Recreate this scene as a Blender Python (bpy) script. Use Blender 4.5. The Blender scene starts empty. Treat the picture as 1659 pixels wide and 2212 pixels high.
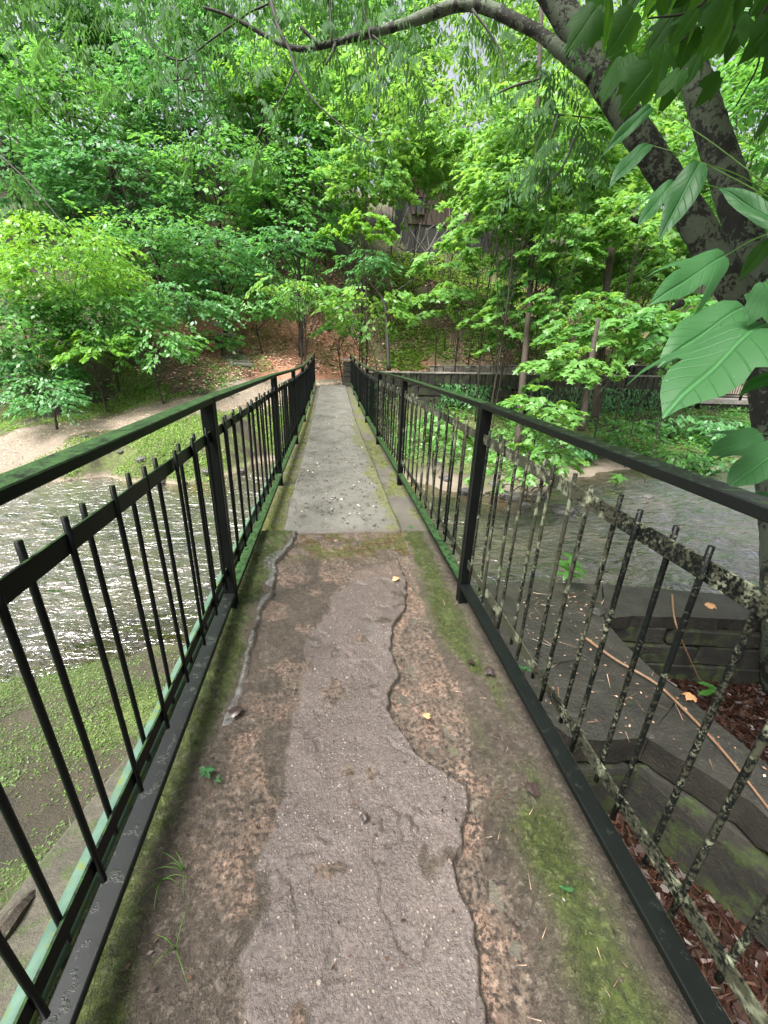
import bpy, bmesh, math, random
import numpy as np
from mathutils import Vector, Matrix
from mathutils.geometry import delaunay_2d_cdt
random.seed(7); RNG = np.random.default_rng(11)
S = bpy.context.scene
COL = S.collection
# ------------------------------------------------------------------ camera
FPX = 1602.45 * 0.5486            # focal length in 1659-px-wide reference units
_p, _y, _r = 0.38, 0.1388, 0.0373
cp, sp, cy, sy = math.cos(_p), math.sin(_p), math.cos(_y), math.sin(_y)
F = np.array([sy*cp, cy*cp, -sp]); R0 = np.array([cy, -sy, 0.0]); U0 = np.cross(R0, F)
R = math.cos(_r)*R0 + math.sin(_r)*U0; U = math.cos(_r)*U0 - math.sin(_r)*R0
CAM = np.array([0, 0, 1.41])
cam = bpy.data.cameras.new('camera'); co = bpy.data.objects.new('camera', cam); COL.objects.link(co)
cam.sensor_fit = 'VERTICAL'; cam.sensor_height = 36; cam.sensor_width = 27
cam.lens = 1602.45/4032*36; cam.clip_end = 600; cam.clip_start = 0.03
co.matrix_world = Matrix(((R[0], U[0], -F[0], CAM[0]), (R[1], U[1], -F[1], CAM[1]), (R[2], U[2], -F[2], CAM[2]), (0, 0, 0, 1)))
S.camera = co
# ------------------------------------------------------------------ light
SUN_EL, SUN_AZ = 62, 236           # azimuth clockwise from +y
W = bpy.data.worlds.new('World'); S.world = W; W.use_nodes = True
nt = W.node_tree; bg = nt.nodes['Background']
sky = nt.nodes.new('ShaderNodeTexSky'); sky.sky_type = 'NISHITA'; sky.sun_disc = False
sky.sun_elevation = math.radians(SUN_EL); sky.sun_rotation = math.radians(SUN_AZ)
sky.air_density = 1.0; sky.dust_density = 9.0; sky.ozone_density = 1.0
hs = nt.nodes.new('ShaderNodeHueSaturation'); hs.inputs['Saturation'].default_value = .38; hs.inputs['Value'].default_value = 1.25
nt.links.new(sky.outputs[0], hs.inputs['Color']); nt.links.new(hs.outputs[0], bg.inputs[0]); bg.inputs[1].default_value = 0.10
sl = bpy.data.lights.new('sun', 'SUN'); sl.energy = 3.2; sl.angle = math.radians(26); sl.color = (1, 0.97, 0.9)
so = bpy.data.objects.new('sun', sl); COL.objects.link(so)
so.rotation_euler = Vector((-math.sin(math.radians(SUN_AZ))*math.cos(math.radians(SUN_EL)), -math.cos(math.radians(SUN_AZ))*math.cos(math.radians(SUN_EL)), -math.sin(math.radians(SUN_EL)))).to_track_quat('-Z', 'Y').to_euler()
S.view_settings.view_transform = 'Standard'; S.view_settings.look = 'None'
S.view_settings.gamma = 1; S.view_settings.use_curve_mapping = False
S.view_settings.exposure = 1.48
S.render.engine = 'CYCLES'
S.cycles.max_bounces = 8; S.cycles.transmission_bounces = 4; S.cycles.diffuse_bounces = 6; S.cycles.glossy_bounces = 3

# ------------------------------------------------------------------ helpers
def ray(u, v): return F + R*(u-829.5)/FPX - U*(v-1106)/FPX
def atz(u, v, z): r = ray(u, v); return CAM + r*(z-CAM[2])/r[2]
def aty(u, v, y): r = ray(u, v); return CAM + r*(y-CAM[1])/r[1]
def atd(u, v, d): return CAM + ray(u, v)*d
def nrm(a): return a/np.maximum(np.linalg.norm(a, axis=-1, keepdims=True), 1e-9)

def tag(o, label=None, cat=None, group=None, kind=None):
    if label: o['label'] = label
    if cat: o['category'] = cat
    if group: o['group'] = group
    if kind: o['kind'] = kind
    return o
def empty(name, loc, label=None, cat=None, group=None):
    o = bpy.data.objects.new(name, None); o.location = loc; COL.objects.link(o)
    o.empty_display_size = 0.1
    return tag(o, label, cat, group)
def link(name, me, parent=None, mat=None):
    if mat is not None and not me.materials: me.materials.append(mat)
    o = bpy.data.objects.new(name, me); COL.objects.link(o)
    if parent is not None:
        o.parent = parent; o.location = -Vector(parent.location)
    return o
def npmesh(name, V, Fc, mat=None, smooth=False, tint=None, cols=None):
    """V (n,3), Fc (m,k) one polygon size"""
    me = bpy.data.meshes.new(name); V = np.asarray(V, np.float32); Fc = np.asarray(Fc, np.int32)
    k = Fc.shape[1]
    me.vertices.add(len(V)); me.vertices.foreach_set('co', V.ravel())
    me.loops.add(Fc.size); me.loops.foreach_set('vertex_index', Fc.ravel())
    me.polygons.add(len(Fc)); me.polygons.foreach_set('loop_start', np.arange(0, Fc.size, k, dtype=np.int32))
    me.polygons.foreach_set('loop_total', np.full(len(Fc), k, np.int32))
    if smooth: me.polygons.foreach_set('use_smooth', np.ones(len(Fc), bool))
    if tint is not None:
        a = me.attributes.new('tint', 'FLOAT', 'POINT'); a.data.foreach_set('value', np.asarray(tint, np.float32))
    if cols is not None:
        a = me.attributes.new('zone', 'FLOAT_COLOR', 'POINT'); a.data.foreach_set('color', np.asarray(cols, np.float32).ravel())
    me.update(); me.validate()
    if mat: me.materials.append(mat)
    return me
def gridmesh(name, X, Y, Z, mat, cols=None, smooth=True):
    ny, nx = X.shape; V = np.stack([X, Y, Z], -1).reshape(-1, 3)
    i = np.arange(ny-1)[:, None]*nx + np.arange(nx-1)[None, :]
    Fc = np.stack([i, i+1, i+1+nx, i+nx], -1).reshape(-1, 4)
    return npmesh(name, V, Fc, mat, smooth, cols=None if cols is None else cols.reshape(-1, 4))
class MB:
    def __init__(s): s.V = []; s.F = []
    def box(s, c, d, jit=0.0, rot=None):
        b = len(s.V); c = np.array(c, float); h = np.array(d, float)/2
        for k in range(8):
            p = np.array([(k & 1)*2-1, ((k >> 1) & 1)*2-1, ((k >> 2) & 1)*2-1])*h
            if jit: p = p + np.array([random.uniform(-jit, jit) for _ in range(3)])
            if rot is not None: p = rot @ p
            s.V.append(tuple(c+p))
        for q in ((0, 2, 3, 1), (4, 5, 7, 6), (0, 1, 5, 4), (2, 6, 7, 3), (0, 4, 6, 2), (1, 3, 7, 5)): s.F.append(tuple(b+i for i in q))
        return s
    def beam(s, a, b2, w, t, up=(0, 0, 1)):
        """box beam from a to b: w across, t along up"""
        a, b2 = np.array(a, float), np.array(b2, float); d = nrm(b2-a); sd = nrm(np.cross(d, np.array(up, float))); u = np.cross(sd, d); b = len(s.V)
        for e in (a, b2):
            for i, j in ((-1, -1), (1, -1), (1, 1), (-1, 1)): s.V.append(tuple(e+sd*w/2*i+u*t/2*j))
        for q in ((0, 1, 2, 3), (7, 6, 5, 4), (0, 4, 5, 1), (1, 5, 6, 2), (2, 6, 7, 3), (3, 7, 4, 0)): s.F.append(tuple(b+i for i in q))
        return s
    def tube(s, pts, rad, n=8, wob=0.0):
        pts = [np.array(p, float) for p in pts]; b = len(s.V); m = len(pts)
        ref = np.array([0.31, 0.17, 0.93])
        for k, p in enumerate(pts):
            d = nrm(pts[min(k+1, m-1)]-pts[max(k-1, 0)]); a = np.cross(d, ref)
            if np.linalg.norm(a) < .15: a = np.cross(d, np.array([1., 0, 0]))
            a = nrm(a); c = np.cross(d, a); r = rad[k] if hasattr(rad, '__len__') else rad
            for i in range(n):
                th = 2*math.pi*i/n; rr = r*(1+wob*random.uniform(-1, 1)); s.V.append(tuple(p+rr*(math.cos(th)*a+math.sin(th)*c)))
        for k in range(m-1):
            for i in range(n): s.F.append((b+k*n+i, b+k*n+(i+1) % n, b+(k+1)*n+(i+1) % n, b+(k+1)*n+i))
        s.F.append(tuple(b+i for i in reversed(range(n)))); s.F.append(tuple(b+(m-1)*n+i for i in range(n)))
        return s
    def mesh(s, name, mat=None, smooth=False, bevel=0):
        me = bpy.data.meshes.new(name); me.from_pydata([tuple(map(float, v)) for v in s.V], [], s.F)
        if bevel:
            bm = bmesh.new(); bm.from_mesh(me); bmesh.ops.bevel(bm, geom=bm.edges[:], offset=bevel, segments=1, affect='EDGES', profile=.5); bm.to_mesh(me); bm.free()
        if smooth: me.polygons.foreach_set('use_smooth', np.ones(len(me.polygons), bool))
        me.update()
        if mat: me.materials.append(mat)
        return me
    def obj(s, name, mat, parent=None, smooth=False, bevel=0): return link(name, s.mesh(name, mat, smooth, bevel), parent)
def smooth_path(pts, n=6):
    """Catmull-Rom through pts -> list; pts may carry a radius as 4th value"""
    P = [np.array(p, float) for p in pts]; P = [2*P[0]-P[1]]+P+[2*P[-1]-P[-2]]; out = []
    for i in range(1, len(P)-2):
        for k in range(n):
            t = k/n; a, b, c, d = P[i-1:i+3]
            out.append(.5*((2*b)+(-a+c)*t+(2*a-5*b+4*c-d)*t*t+(-a+3*b-3*c+d)*t**3))
    out.append(P[-2]); return np.array(out)

# noise ------------------------------------------------------------
def _h(ix, iy, seed):
    n = (ix.astype(np.int64)*374761393 + iy.astype(np.int64)*668265263 + seed*974634777) & 0xffffffff
    n = ((n ^ (n >> 13))*1274126177) & 0xffffffff
    return ((n ^ (n >> 16)) & 0xffff)/65535.0
def vn(x, y, seed=0):
    ix, iy = np.floor(x), np.floor(y); fx, fy = x-ix, y-iy; fx = fx*fx*(3-2*fx); fy = fy*fy*(3-2*fy)
    a, b, c, d = _h(ix, iy, seed), _h(ix+1, iy, seed), _h(ix, iy+1, seed), _h(ix+1, iy+1, seed)
    return (a*(1-fx)+b*fx)*(1-fy)+(c*(1-fx)+d*fx)*fy
def fbm(x, y, oct=5, seed=0, gain=.5):
    s, a, t = 0, 1, 0
    for o in range(oct):
        s = s + a*vn(x*2**o+17.3*o, y*2**o-9.1*o, seed+o); t += a; a *= gain
    return s/t
def sst(a, b, x): t = np.clip((x-a)/(b-a), 0, 1); return t*t*(3-2*t)

# materials ----------------------------------------------------------
class NT:
    def __init__(s, name):
        s.m = bpy.data.materials.new(name); s.m.use_nodes = True; s.t = s.m.node_tree; s.t.nodes.clear()
        s.out = s.n('ShaderNodeOutputMaterial')
    def n(s, typ, ins=None, **kw):
        x = s.t.nodes.new(typ)
        for k, v in kw.items(): setattr(x, k, v)
        for k, v in (ins or {}).items():
            if isinstance(v, bpy.types.NodeSocket): s.t.links.new(v, x.inputs[k])
            else: x.inputs[k].default_value = v
        return x
    def coord(s, kind='Object'): return s.n('ShaderNodeTexCoord').outputs[kind]
    def pos(s): return s.n('ShaderNodeNewGeometry').outputs['Position']
    def noise(s, scale, detail=4, rough=.6, vec=None, dist=0.0):
        return s.n('ShaderNodeTexNoise', {'Scale': scale, 'Detail': detail, 'Roughness': rough, 'Distortion': dist, 'Vector': vec if vec is not None else s.pos()}).outputs['Fac']
    def voro(s, scale, vec=None, feature='F1'):
        return s.n('ShaderNodeTexVoronoi', {'Scale': scale, 'Vector': vec if vec is not None else s.pos()}, feature=feature)
    def ramp(s, fac, a, b, c0=(0, 0, 0, 1), c1=(1, 1, 1, 1)):
        x = s.n('ShaderNodeValToRGB', {'Fac': fac}); x.color_ramp.elements[0].position = a; x.color_ramp.elements[1].position = b
        x.color_ramp.elements[0].color = c0; x.color_ramp.elements[1].color = c1; return x.outputs[0]
    def mix(s, fac, a, b, mode='MIX'):
        x = s.n('ShaderNodeMix', data_type='RGBA', blend_type=mode)
        for k, v in ((0, fac), (6, a), (7, b)):
            if isinstance(v, bpy.types.NodeSocket): s.t.links.new(v, x.inputs[k])
            else: x.inputs[k].default_value = v if k == 0 or len(v) == 4 else (*v, 1)
        return x.outputs[2]
    def math(s, op, a, b=0.0, clamp=False): return s.n('ShaderNodeMath', {0: a, 1: b}, operation=op, use_clamp=clamp).outputs[0]
    def bump(s, h, strength=.5, dist=.01, normal=None):
        ins = {'Height': h, 'Strength': strength, 'Distance': dist}
        if normal is not None: ins['Normal'] = normal
        return s.n('ShaderNodeBump', ins).outputs[0]
    def bsdf(s, col, rough=.8, bump=None, metal=0.0, spec=.5, **kw):
        ins = {'Base Color': col if isinstance(col, bpy.types.NodeSocket) or len(col) == 4 else (*col, 1), 'Roughness': rough, 'Metallic': metal, 'Specular IOR Level': spec}
        if bump is not None: ins['Normal'] = bump
        ins.update(kw)
        return s.n('ShaderNodeBsdfPrincipled', ins).outputs[0]
    def fin(s, sh): s.t.links.new(sh, s.out.inputs[0]); return s.m
def c4(*a): return (*a, 1)

def leaf_mat(name, dark, light, trans, gloss=.45, tr=.45):
    m = NT(name); ti = m.n('ShaderNodeAttribute', attribute_name='tint').outputs['Fac']
    big = m.noise(.55, 3)
    f = m.math('ADD', m.math('MULTIPLY', ti, .75), m.math('MULTIPLY', m.math('SUBTRACT', big, .5), 1.1), True)
    col = m.mix(f, dark, light)
    a = m.bsdf(col, gloss, None, 0, .5)
    t = m.n('ShaderNodeBsdfTranslucent', {'Color': m.mix(f, tuple(x*.75 for x in trans), trans)}).outputs[0]
    return m.fin(m.n('ShaderNodeMixShader', {0: tr, 1: a, 2: t}).outputs[0])
M = {}
M['leaf_blue'] = leaf_mat('leaf_blue_green', (.034, .115, .042), (.190, .46, .170), (.20, .52, .11), .36, .40)
M['leaf_mid'] = leaf_mat('leaf_mid_green', (.035, .120, .034), (.190, .46, .110), (.26, .60, .09), .36, .40)
M['leaf_deep'] = leaf_mat('leaf_deep_green', (.026, .092, .034), (.135, .37, .110), (.15, .42, .07), .38, .38)
M['leaf_yellow'] = leaf_mat('leaf_yellow_green', (.06, .19, .025), (.25, .50, .06), (.34, .64, .06), .4)
M['leaf_maple'] = leaf_mat('leaf_maple_green', (.050, .155, .032), (.23, .45, .12), (.38, .68, .10), .36, .45)
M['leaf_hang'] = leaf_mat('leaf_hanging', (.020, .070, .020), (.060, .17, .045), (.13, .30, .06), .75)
M['leaf_cover'] = leaf_mat('leaf_ground_cover', (.08, .18, .03), (.27, .44, .09), (.30, .50, .08))

M['leaf_bank'] = leaf_mat('leaf_bank_weeds', (.035, .075, .015), (.16, .27, .055), (.18, .32, .05), .6, .35)
def bark_mat(name, base, lich, amt, sc=1.0):
    m = NT(name); v = m.coord('Object')
    st = m.n('ShaderNodeMapping', {'Vector': v, 'Scale': (1, 1, .35)}).outputs[0]
    n1 = m.noise(22*sc, 6, .7, st); n2 = m.noise(7*sc, 5, .65, v, .6); n3 = m.noise(40*sc, 3, .6, v); n4 = m.noise(1.6*sc, 3, .6, v)
    col = m.mix(m.ramp(n1, .35, .7), base, tuple(x*2.1 for x in base))
    k = m.math('ADD', m.math('MULTIPLY', n2, .7), m.math('MULTIPLY', n3, .3))
    k = m.math('ADD', k, m.math('MULTIPLY', m.math('SUBTRACT', n4, .5), .35))
    msk = m.ramp(k, .56-amt, .60-amt)
    col = m.mix(m.math('MULTIPLY', msk, .85), col, m.mix(n3, lich, tuple(x*1.5 for x in lich)))
    h = m.math('ADD', m.math('MULTIPLY', n1, .7), m.math('MULTIPLY', msk, .25))
    return m.fin(m.bsdf(col, .85, m.bump(h, .9, .02)))
M['bark'] = bark_mat('bark_lichen', (.0095, .0090, .0075), (.075, .092, .064), .085)
M['bark_dark'] = bark_mat('bark_dark', (.022, .017, .012), (.06, .08, .045), -.02)
M['bark_plain'] = bark_mat('bark_plain', (.026, .020, .014), (.06, .07, .045), -.03)
m = NT('twig'); M['twig'] = m.fin(m.bsdf(m.mix(m.noise(30, 3), (.010, .010, .008), (.03, .028, .02)), .8))
m = NT('stick'); M['stick'] = m.fin(m.bsdf(m.mix(m.noise(25, 3), (.14, .075, .04), (.27, .165, .095)), .6))

def metal_mat(name, moss, lich, spec=.11, ro=.36):
    """dark painted steel: wet sheen, algae on the faces that look up, lichen crust"""
    m = NT(name); P = m.pos(); n1 = m.noise(28, 5, .65, P); n2 = m.noise(7, 5, .6, P); n3 = m.noise(110, 4, .7, P)
    nz = m.n('ShaderNodeSeparateXYZ', {0: m.n('ShaderNodeNewGeometry').outputs['Normal']}).outputs[2]
    col = m.mix(n2, (.0030, .0036, .0035), (.0065, .0085, .0080))
    up = m.ramp(nz, .6, .9); k = m.math('MULTIPLY', up, m.ramp(n1, .62-moss*.45, .70-moss*.25))
    col = m.mix(m.math('MULTIPLY', k, min(1, moss*1.15)), col, m.mix(n3, (.010, .035, .012), (.055, .12, .035)))
    kk = m.math('ADD', m.math('MULTIPLY', m.noise(52, 4, .7, P), .40), m.math('MULTIPLY', n3, .60)); kk = m.math('ADD', kk, m.math('MULTIPLY', m.math('SUBTRACT', m.noise(2.2, 3, .5, P), .5), .5))
    ms = m.ramp(kk, .585-lich*.20, .655-lich*.20) if lich > 0 else m.ramp(kk, .74, .80)
    col = m.mix(m.math('MULTIPLY', ms, .8), col, m.mix(m.ramp(m.noise(14, 3, .6, P), .52, .60), (.045, .046, .030), (.17, .185, .125)))
    anyc = m.math('MAXIMUM', k, ms)
    rough = m.math('ADD', ro, m.math('MULTIPLY', anyc, .5))
    h = m.math('ADD', m.math('MULTIPLY', n1, .3), m.math('MULTIPLY', anyc, .8))
    return m.fin(m.bsdf(col, rough, m.bump(h, .7, .0025), 0, spec))
M['steel'] = metal_mat('steel_black_green', .55, 0)
M['steel_top'] = metal_mat('steel_mossy_top', .62, 0); M['steel_top_dark'] = metal_mat('steel_dark_top', .25, 0, .2, .35)
M['steel_foot'] = metal_mat('steel_foot_rail', .10, 0, .42, .38); M['steel_foot_dark'] = metal_mat('steel_foot_rail_dark', .04, 0, .14, .4)  # dark copy puts the canopy's reflection on the right rail into low specular
M['steel_lichen'] = metal_mat('steel_lichen_rod', .3, .62)
M['steel_crust'] = metal_mat('steel_lichen_bar', .3, .80)
m = NT('pipe_green'); P = m.pos()
col = m.mix(m.ramp(m.noise(9, 4), .35, .7), (.030, .070, .050), (.065, .125, .092)); col = m.mix(m.ramp(m.noise(16, 4, .7), .54, .62), col, (.07, .10, .015))
M['pipe'] = m.fin(m.bsdf(col, .75, m.bump(m.noise(60, 3), .3, .002)))

# worn concrete deck: zone r moss, g smooth aggregate, b pink spall, a wet
m = NT('deck_worn_concrete'); z = m.n('ShaderNodeAttribute', attribute_name='zone'); s3 = m.n('ShaderNodeSeparateColor', {0: z.outputs['Color']}); P = m.pos()
n1 = m.noise(5, 6, .65); n2 = m.noise(38, 5, .7); n3 = m.noise(130, 4, .7)
dirt = m.mix(m.ramp(n2, .3, .72), (.022, .016, .011), (.115, .088, .066))
dirt = m.mix(m.ramp(n1, .4, .65), dirt, m.mix(m.ramp(n3, .4, .6), (.045, .034, .025), (.155, .122, .095)))
slab = m.mix(m.ramp(n1, .3, .7), (.078, .060, .055), (.150, .118, .108)); slab = m.mix(m.ramp(m.noise(95, 5, .75), .40, .58), m.mix(.50, slab, (.030, .023, .020)), m.mix(.22, slab, (.30, .24, .22)))
grayc = m.math('SUBTRACT', s3.outputs[1], 1.0, True); slab = m.mix(grayc, slab, m.mix(m.ramp(n2, .35, .65), (.050, .050, .045), (.165, .165, .155))); slab = m.mix(m.ramp(m.noise(3.2, 4, .6), .62, .70), slab, (.135, .132, .125))
pink = m.mix(m.ramp(m.noise(70, 5, .75), .44, .56), (.045, .032, .024), (.36, .24, .18)); pink = m.mix(m.ramp(m.noise(7, 4, .6), .36, .58), pink, m.mix(m.ramp(m.noise(55, 4, .7), .42, .58), (.035, .027, .021), (.19, .145, .112)))
g_ = m.math('MINIMUM', s3.outputs[1], 1.0); col = m.mix(g_, dirt, slab); col = m.mix(s3.outputs[2], col, pink)
peb = m.voro(75, m.n('ShaderNodeVectorMath', {0: P, 1: m.n('ShaderNodeVectorMath', {0: m.n('ShaderNodeTexNoise', {'Scale': 30, 'Vector': P}).outputs['Color'], 'Scale': .012}, operation='SCALE').outputs[0]}, operation='ADD').outputs[0]); pm = m.math('MULTIPLY', m.ramp(peb.outputs['Distance'], .14, .30, c4(1, 1, 1), c4(0, 0, 0)), m.ramp(m.n('ShaderNodeSeparateColor', {0: peb.outputs['Color']}).outputs[0], .55, .75))
peb2 = m.voro(30); pm2 = m.math('MULTIPLY', m.ramp(peb2.outputs['Distance'], .14, .19, c4(1, 1, 1), c4(0, 0, 0)), m.ramp(m.n('ShaderNodeSeparateColor', {0: peb2.outputs['Color']}).outputs[1], .86, .89))
pm = m.math('MULTIPLY', m.math('MAXIMUM', pm, pm2), m.math('ADD', m.math('MULTIPLY', g_, .85), .08))
col = m.mix(pm, col, m.mix(m.noise(9, 2), (.26, .21, .16), (.46, .42, .36)))
wet = z.outputs['Alpha']
wcol = m.mix(m.ramp(m.noise(8, 4, .6), .40, .60), m.mix(m.ramp(n2, .4, .6), (.045, .022, .012), (.115, .075, .042)), (.075, .080, .026))
col = m.mix(m.math('MULTIPLY', wet, .85), col, wcol)
moss = m.mix(m.ramp(n2, .35, .7), (.020, .029, .005), (.080, .112, .014)); moss = m.mix(m.ramp(n3, .5, .75), moss, (.09, .11, .022)); moss = m.mix(m.ramp(m.noise(13, 5, .7), .56, .68), moss, m.mix(n3, (.05, .04, .025), (.12, .10, .06)))
mk = m.math('MULTIPLY', s3.outputs[0], m.ramp(m.noise(9, 6, .75), .26, .40))
col = m.mix(mk, col, moss)
rough = m.math('SUBTRACT', m.math('SUBTRACT', .66, m.math('MULTIPLY', g_, .12)), m.math('MULTIPLY', wet, .38), True)
h = m.math('ADD', m.math('MULTIPLY', n2, .45), m.math('MULTIPLY', n3, .45)); h = m.math('ADD', h, m.math('MULTIPLY', pm, .25)); h = m.math('ADD', h, m.math('MULTIPLY', m.ramp(m.noise(24, 6, .8), .42, .56), m.math('MULTIPLY', m.math('SUBTRACT', 1.0, g_), .35)))
damp = m.ramp(m.math('ADD', m.math('MULTIPLY', m.noise(1.7, 5, .7), .6), m.math('MULTIPLY', m.noise(9, 4, .7), .4)), .40, .58)
col = m.mix(m.math('ADD', .27, m.math('MULTIPLY', m.math('SUBTRACT', 1.0, damp), .18)), col, (.0, .0, .0)); rough = m.math('SUBTRACT', rough, m.math('MULTIPLY', m.math('SUBTRACT', 1.0, damp), .22), True)
M['deck'] = m.fin(m.bsdf(col, rough, m.bump(h, m.math('SUBTRACT', 1.0, m.math('MULTIPLY', wet, .8)), .010), 0, .5))

m = NT('deck_far_concrete'); z = m.n('ShaderNodeAttribute', attribute_name='zone'); s3 = m.n('ShaderNodeSeparateColor', {0: z.outputs['Color']})
n1 = m.noise(2.4, 5, .6); n2 = m.noise(26, 5, .7); n3 = m.noise(140, 3, .7)
col = m.mix(m.ramp(n1, .3, .7), (.082, .079, .070), (.150, .146, .130)); col = m.mix(m.ramp(n3, .3, .75), m.mix(.4, col, (.05, .05, .045)), col)
col = m.mix(m.ramp(m.noise(9, 5, .7), .52, .70), col, (.048, .044, .034)); col = m.mix(m.ramp(m.noise(60, 3, .7), .60, .68), col, (.20, .195, .17)); col = m.mix(m.math('MULTIPLY', m.ramp(m.voro(48).outputs['Distance'], .10, .2, c4(1, 1, 1), c4(0, 0, 0)), .5), col, (.03, .028, .02))
moss = m.mix(m.ramp(n2, .35, .7), (.035, .040, .012), (.13, .14, .035))
col = m.mix(m.math('MULTIPLY', s3.outputs[0], m.ramp(m.noise(8, 6, .75), .34, .50)), col, moss)
col = m.mix(m.math('MULTIPLY', s3.outputs[2], .8), col, (.05, .038, .028))
M['deck2'] = m.fin(m.bsdf(col, m.math('ADD', .42, m.math('MULTIPLY', n1, .25)), m.bump(m.math('ADD', m.math('MULTIPLY', n2, .4), m.math('MULTIPLY', n3, .6)), .6, .003), 0, .5))

def rock_mat(name, a, b, mossamt=.5, rough=.8, sc=1.0, wetn=False):
    m = NT(name); v = m.pos(); n1 = m.noise(3.5*sc, 6, .65, v); n2 = m.noise(26*sc, 6, .7, v)
    col = m.mix(m.ramp(n1, .3, .7), a, b); col = m.mix(m.ramp(n2, .3, .8), m.mix(.55, col, (.01, .01, .009)), col)
    g = m.ramp(m.noise(5*sc, 6, .7, v), .66-mossamt*.2, .74-mossamt*.2)
    col = m.mix(m.math('MULTIPLY', g, .75), col, m.mix(n2, (.018, .035, .008), (.06, .085, .02)))
    return m.fin(m.bsdf(col, rough, m.bump(m.math('ADD', n2, m.math('MULTIPLY', n1, .5)), .9, .015)))
M['rock'] = rock_mat('rock_grey', (.05, .047, .042), (.16, .155, .145), .2, .55)
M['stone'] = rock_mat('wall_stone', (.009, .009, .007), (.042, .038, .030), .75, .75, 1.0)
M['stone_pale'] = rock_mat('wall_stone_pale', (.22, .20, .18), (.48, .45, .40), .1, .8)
M['ledge'] = rock_mat('ledge_concrete', (.018, .017, .014), (.056, .051, .042), .25, .38, 1.2)
M['mortar'] = rock_mat('wall_mortar', (.012, .011, .009), (.035, .032, .026), .4, .9)
M['wing'] = rock_mat('wing_concrete', (.05, .045, .032), (.12, .108, .08), .75, .7)

def wood_mat(name, a, b):
    m = NT(name); v = m.n('ShaderNodeMapping', {'Vector': m.coord('Object'), 'Scale': (6, 6, .6)}).outputs[0]
    n = m.noise(6, 5, .7, v); return m.fin(m.bsdf(m.mix(n, a, b), .8, m.bump(n, .4, .01)))
M['wood'] = wood_mat('cabin_boards', (.035, .024, .018), (.105, .076, .060))
M['wood_dark'] = wood_mat('dark_boards', (.015, .014, .014), (.06, .055, .055))
M['wood_grey'] = wood_mat('grey_dead_wood', (.10, .09, .085), (.25, .235, .22))
m = NT('glass_dark'); M['glass'] = m.fin(m.bsdf((.02, .03, .03), .08, None, 0, .8))
m = NT('roof'); M['roof'] = m.fin(m.bsdf(m.mix(m.noise(8, 4), (.16, .14, .14), (.34, .33, .34)), .7))

# ground: zone r grass, g sand/gravel, b red clay, a leaf litter
m = NT('ground_soil'); z = m.n('ShaderNodeAttribute', attribute_name='zone'); s3 = m.n('ShaderNodeSeparateColor', {0: z.outputs['Color']})
n1 = m.noise(.9, 6, .65); n2 = m.noise(14, 6, .7); n3 = m.noise(60, 4, .7)
col = m.mix(m.ramp(n1, .35, .65), (.020, .018, .011), (.055, .045, .028))
sand = m.mix(m.ramp(n3, .25, .8), (.13, .105, .082), (.31, .262, .205)); sand = m.mix(m.ramp(n2, .45, .7), sand, (.20, .16, .11))
pv = m.voro(26); sand = m.mix(m.math('MULTIPLY', m.ramp(pv.outputs['Distance'], .1, .45, c4(1, 1, 1), c4(0, 0, 0)), .35), sand, m.mix(.8, (.4, .35, .3), pv.outputs['Color'], 'MULTIPLY'))
grass = m.mix(m.ramp(n2, .35, .7), (.045, .060, .018), (.13, .16, .04))
clay = m.mix(m.ramp(n2, .3, .72), (.17, .070, .040), (.48, .25, .16))
lit = m.mix(m.ramp(n3, .35, .6), (.07, .038, .024), (.25, .15, .105)); lit = m.mix(m.ramp(n2, .5, .7), lit, (.05, .028, .018))
col = m.mix(s3.outputs[1], col, sand); col = m.mix(z.outputs['Alpha'], col, lit); col = m.mix(s3.outputs[2], col, clay)
col = m.mix(m.math('MULTIPLY', s3.outputs[0], m.ramp(m.noise(3.2, 5, .7), .30, .50)), col, grass)
M['ground'] = m.fin(m.bsdf(col, .85, m.bump(m.math('ADD', n2, m.math('MULTIPLY', n3, .6)), .9, .04)))

# water: thin muddy stream, sky glints on ripples
m = NT('stream_water'); P = m.pos()
mp = m.n('ShaderNodeMapping', {'Vector': P, 'Rotation': (0, 0, .25), 'Scale': (1.0, 1.9, 1)}).outputs[0]
w1 = m.noise(1.7, 2, .5, mp, .6); w2 = m.noise(5, 2, .5, mp, .9); w3 = m.noise(12, 2, .5, mp, .6)
hh = m.math('ADD', m.math('MULTIPLY', w1, 1.0), m.math('ADD', m.math('MULTIPLY', w2, .42), m.math('MULTIPLY', w3, .13)))
bn = m.bump(hh, 1.0, .14)
depthc = m.mix(m.ramp(m.noise(.8, 4, .6), .35, .65), (.026, .026, .022), (.066, .058, .042))
body = m.bsdf(depthc, .5, None, 0, .2)
tr = m.n('ShaderNodeBsdfTransparent', {'Color': (.62, .52, .34, 1)}).outputs[0]
sx = m.n('ShaderNodeAttribute', attribute_name='zone').outputs['Fac']
under = m.n('ShaderNodeMixShader', {0: sx, 1: body, 2: tr}).outputs[0]
gl = m.n('ShaderNodeBsdfGlossy', {'Color': (1, 1, 1, 1), 'Roughness': .15, 'Normal': bn}).outputs[0]
fr = m.n('ShaderNodeFresnel', {'IOR': 1.333, 'Normal': bn}).outputs[0]
M['water'] = m.fin(m.n('ShaderNodeMixShader', {0: m.math('MULTIPLY', fr, 2.9, True), 1: under, 2: gl}).outputs[0])

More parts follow.
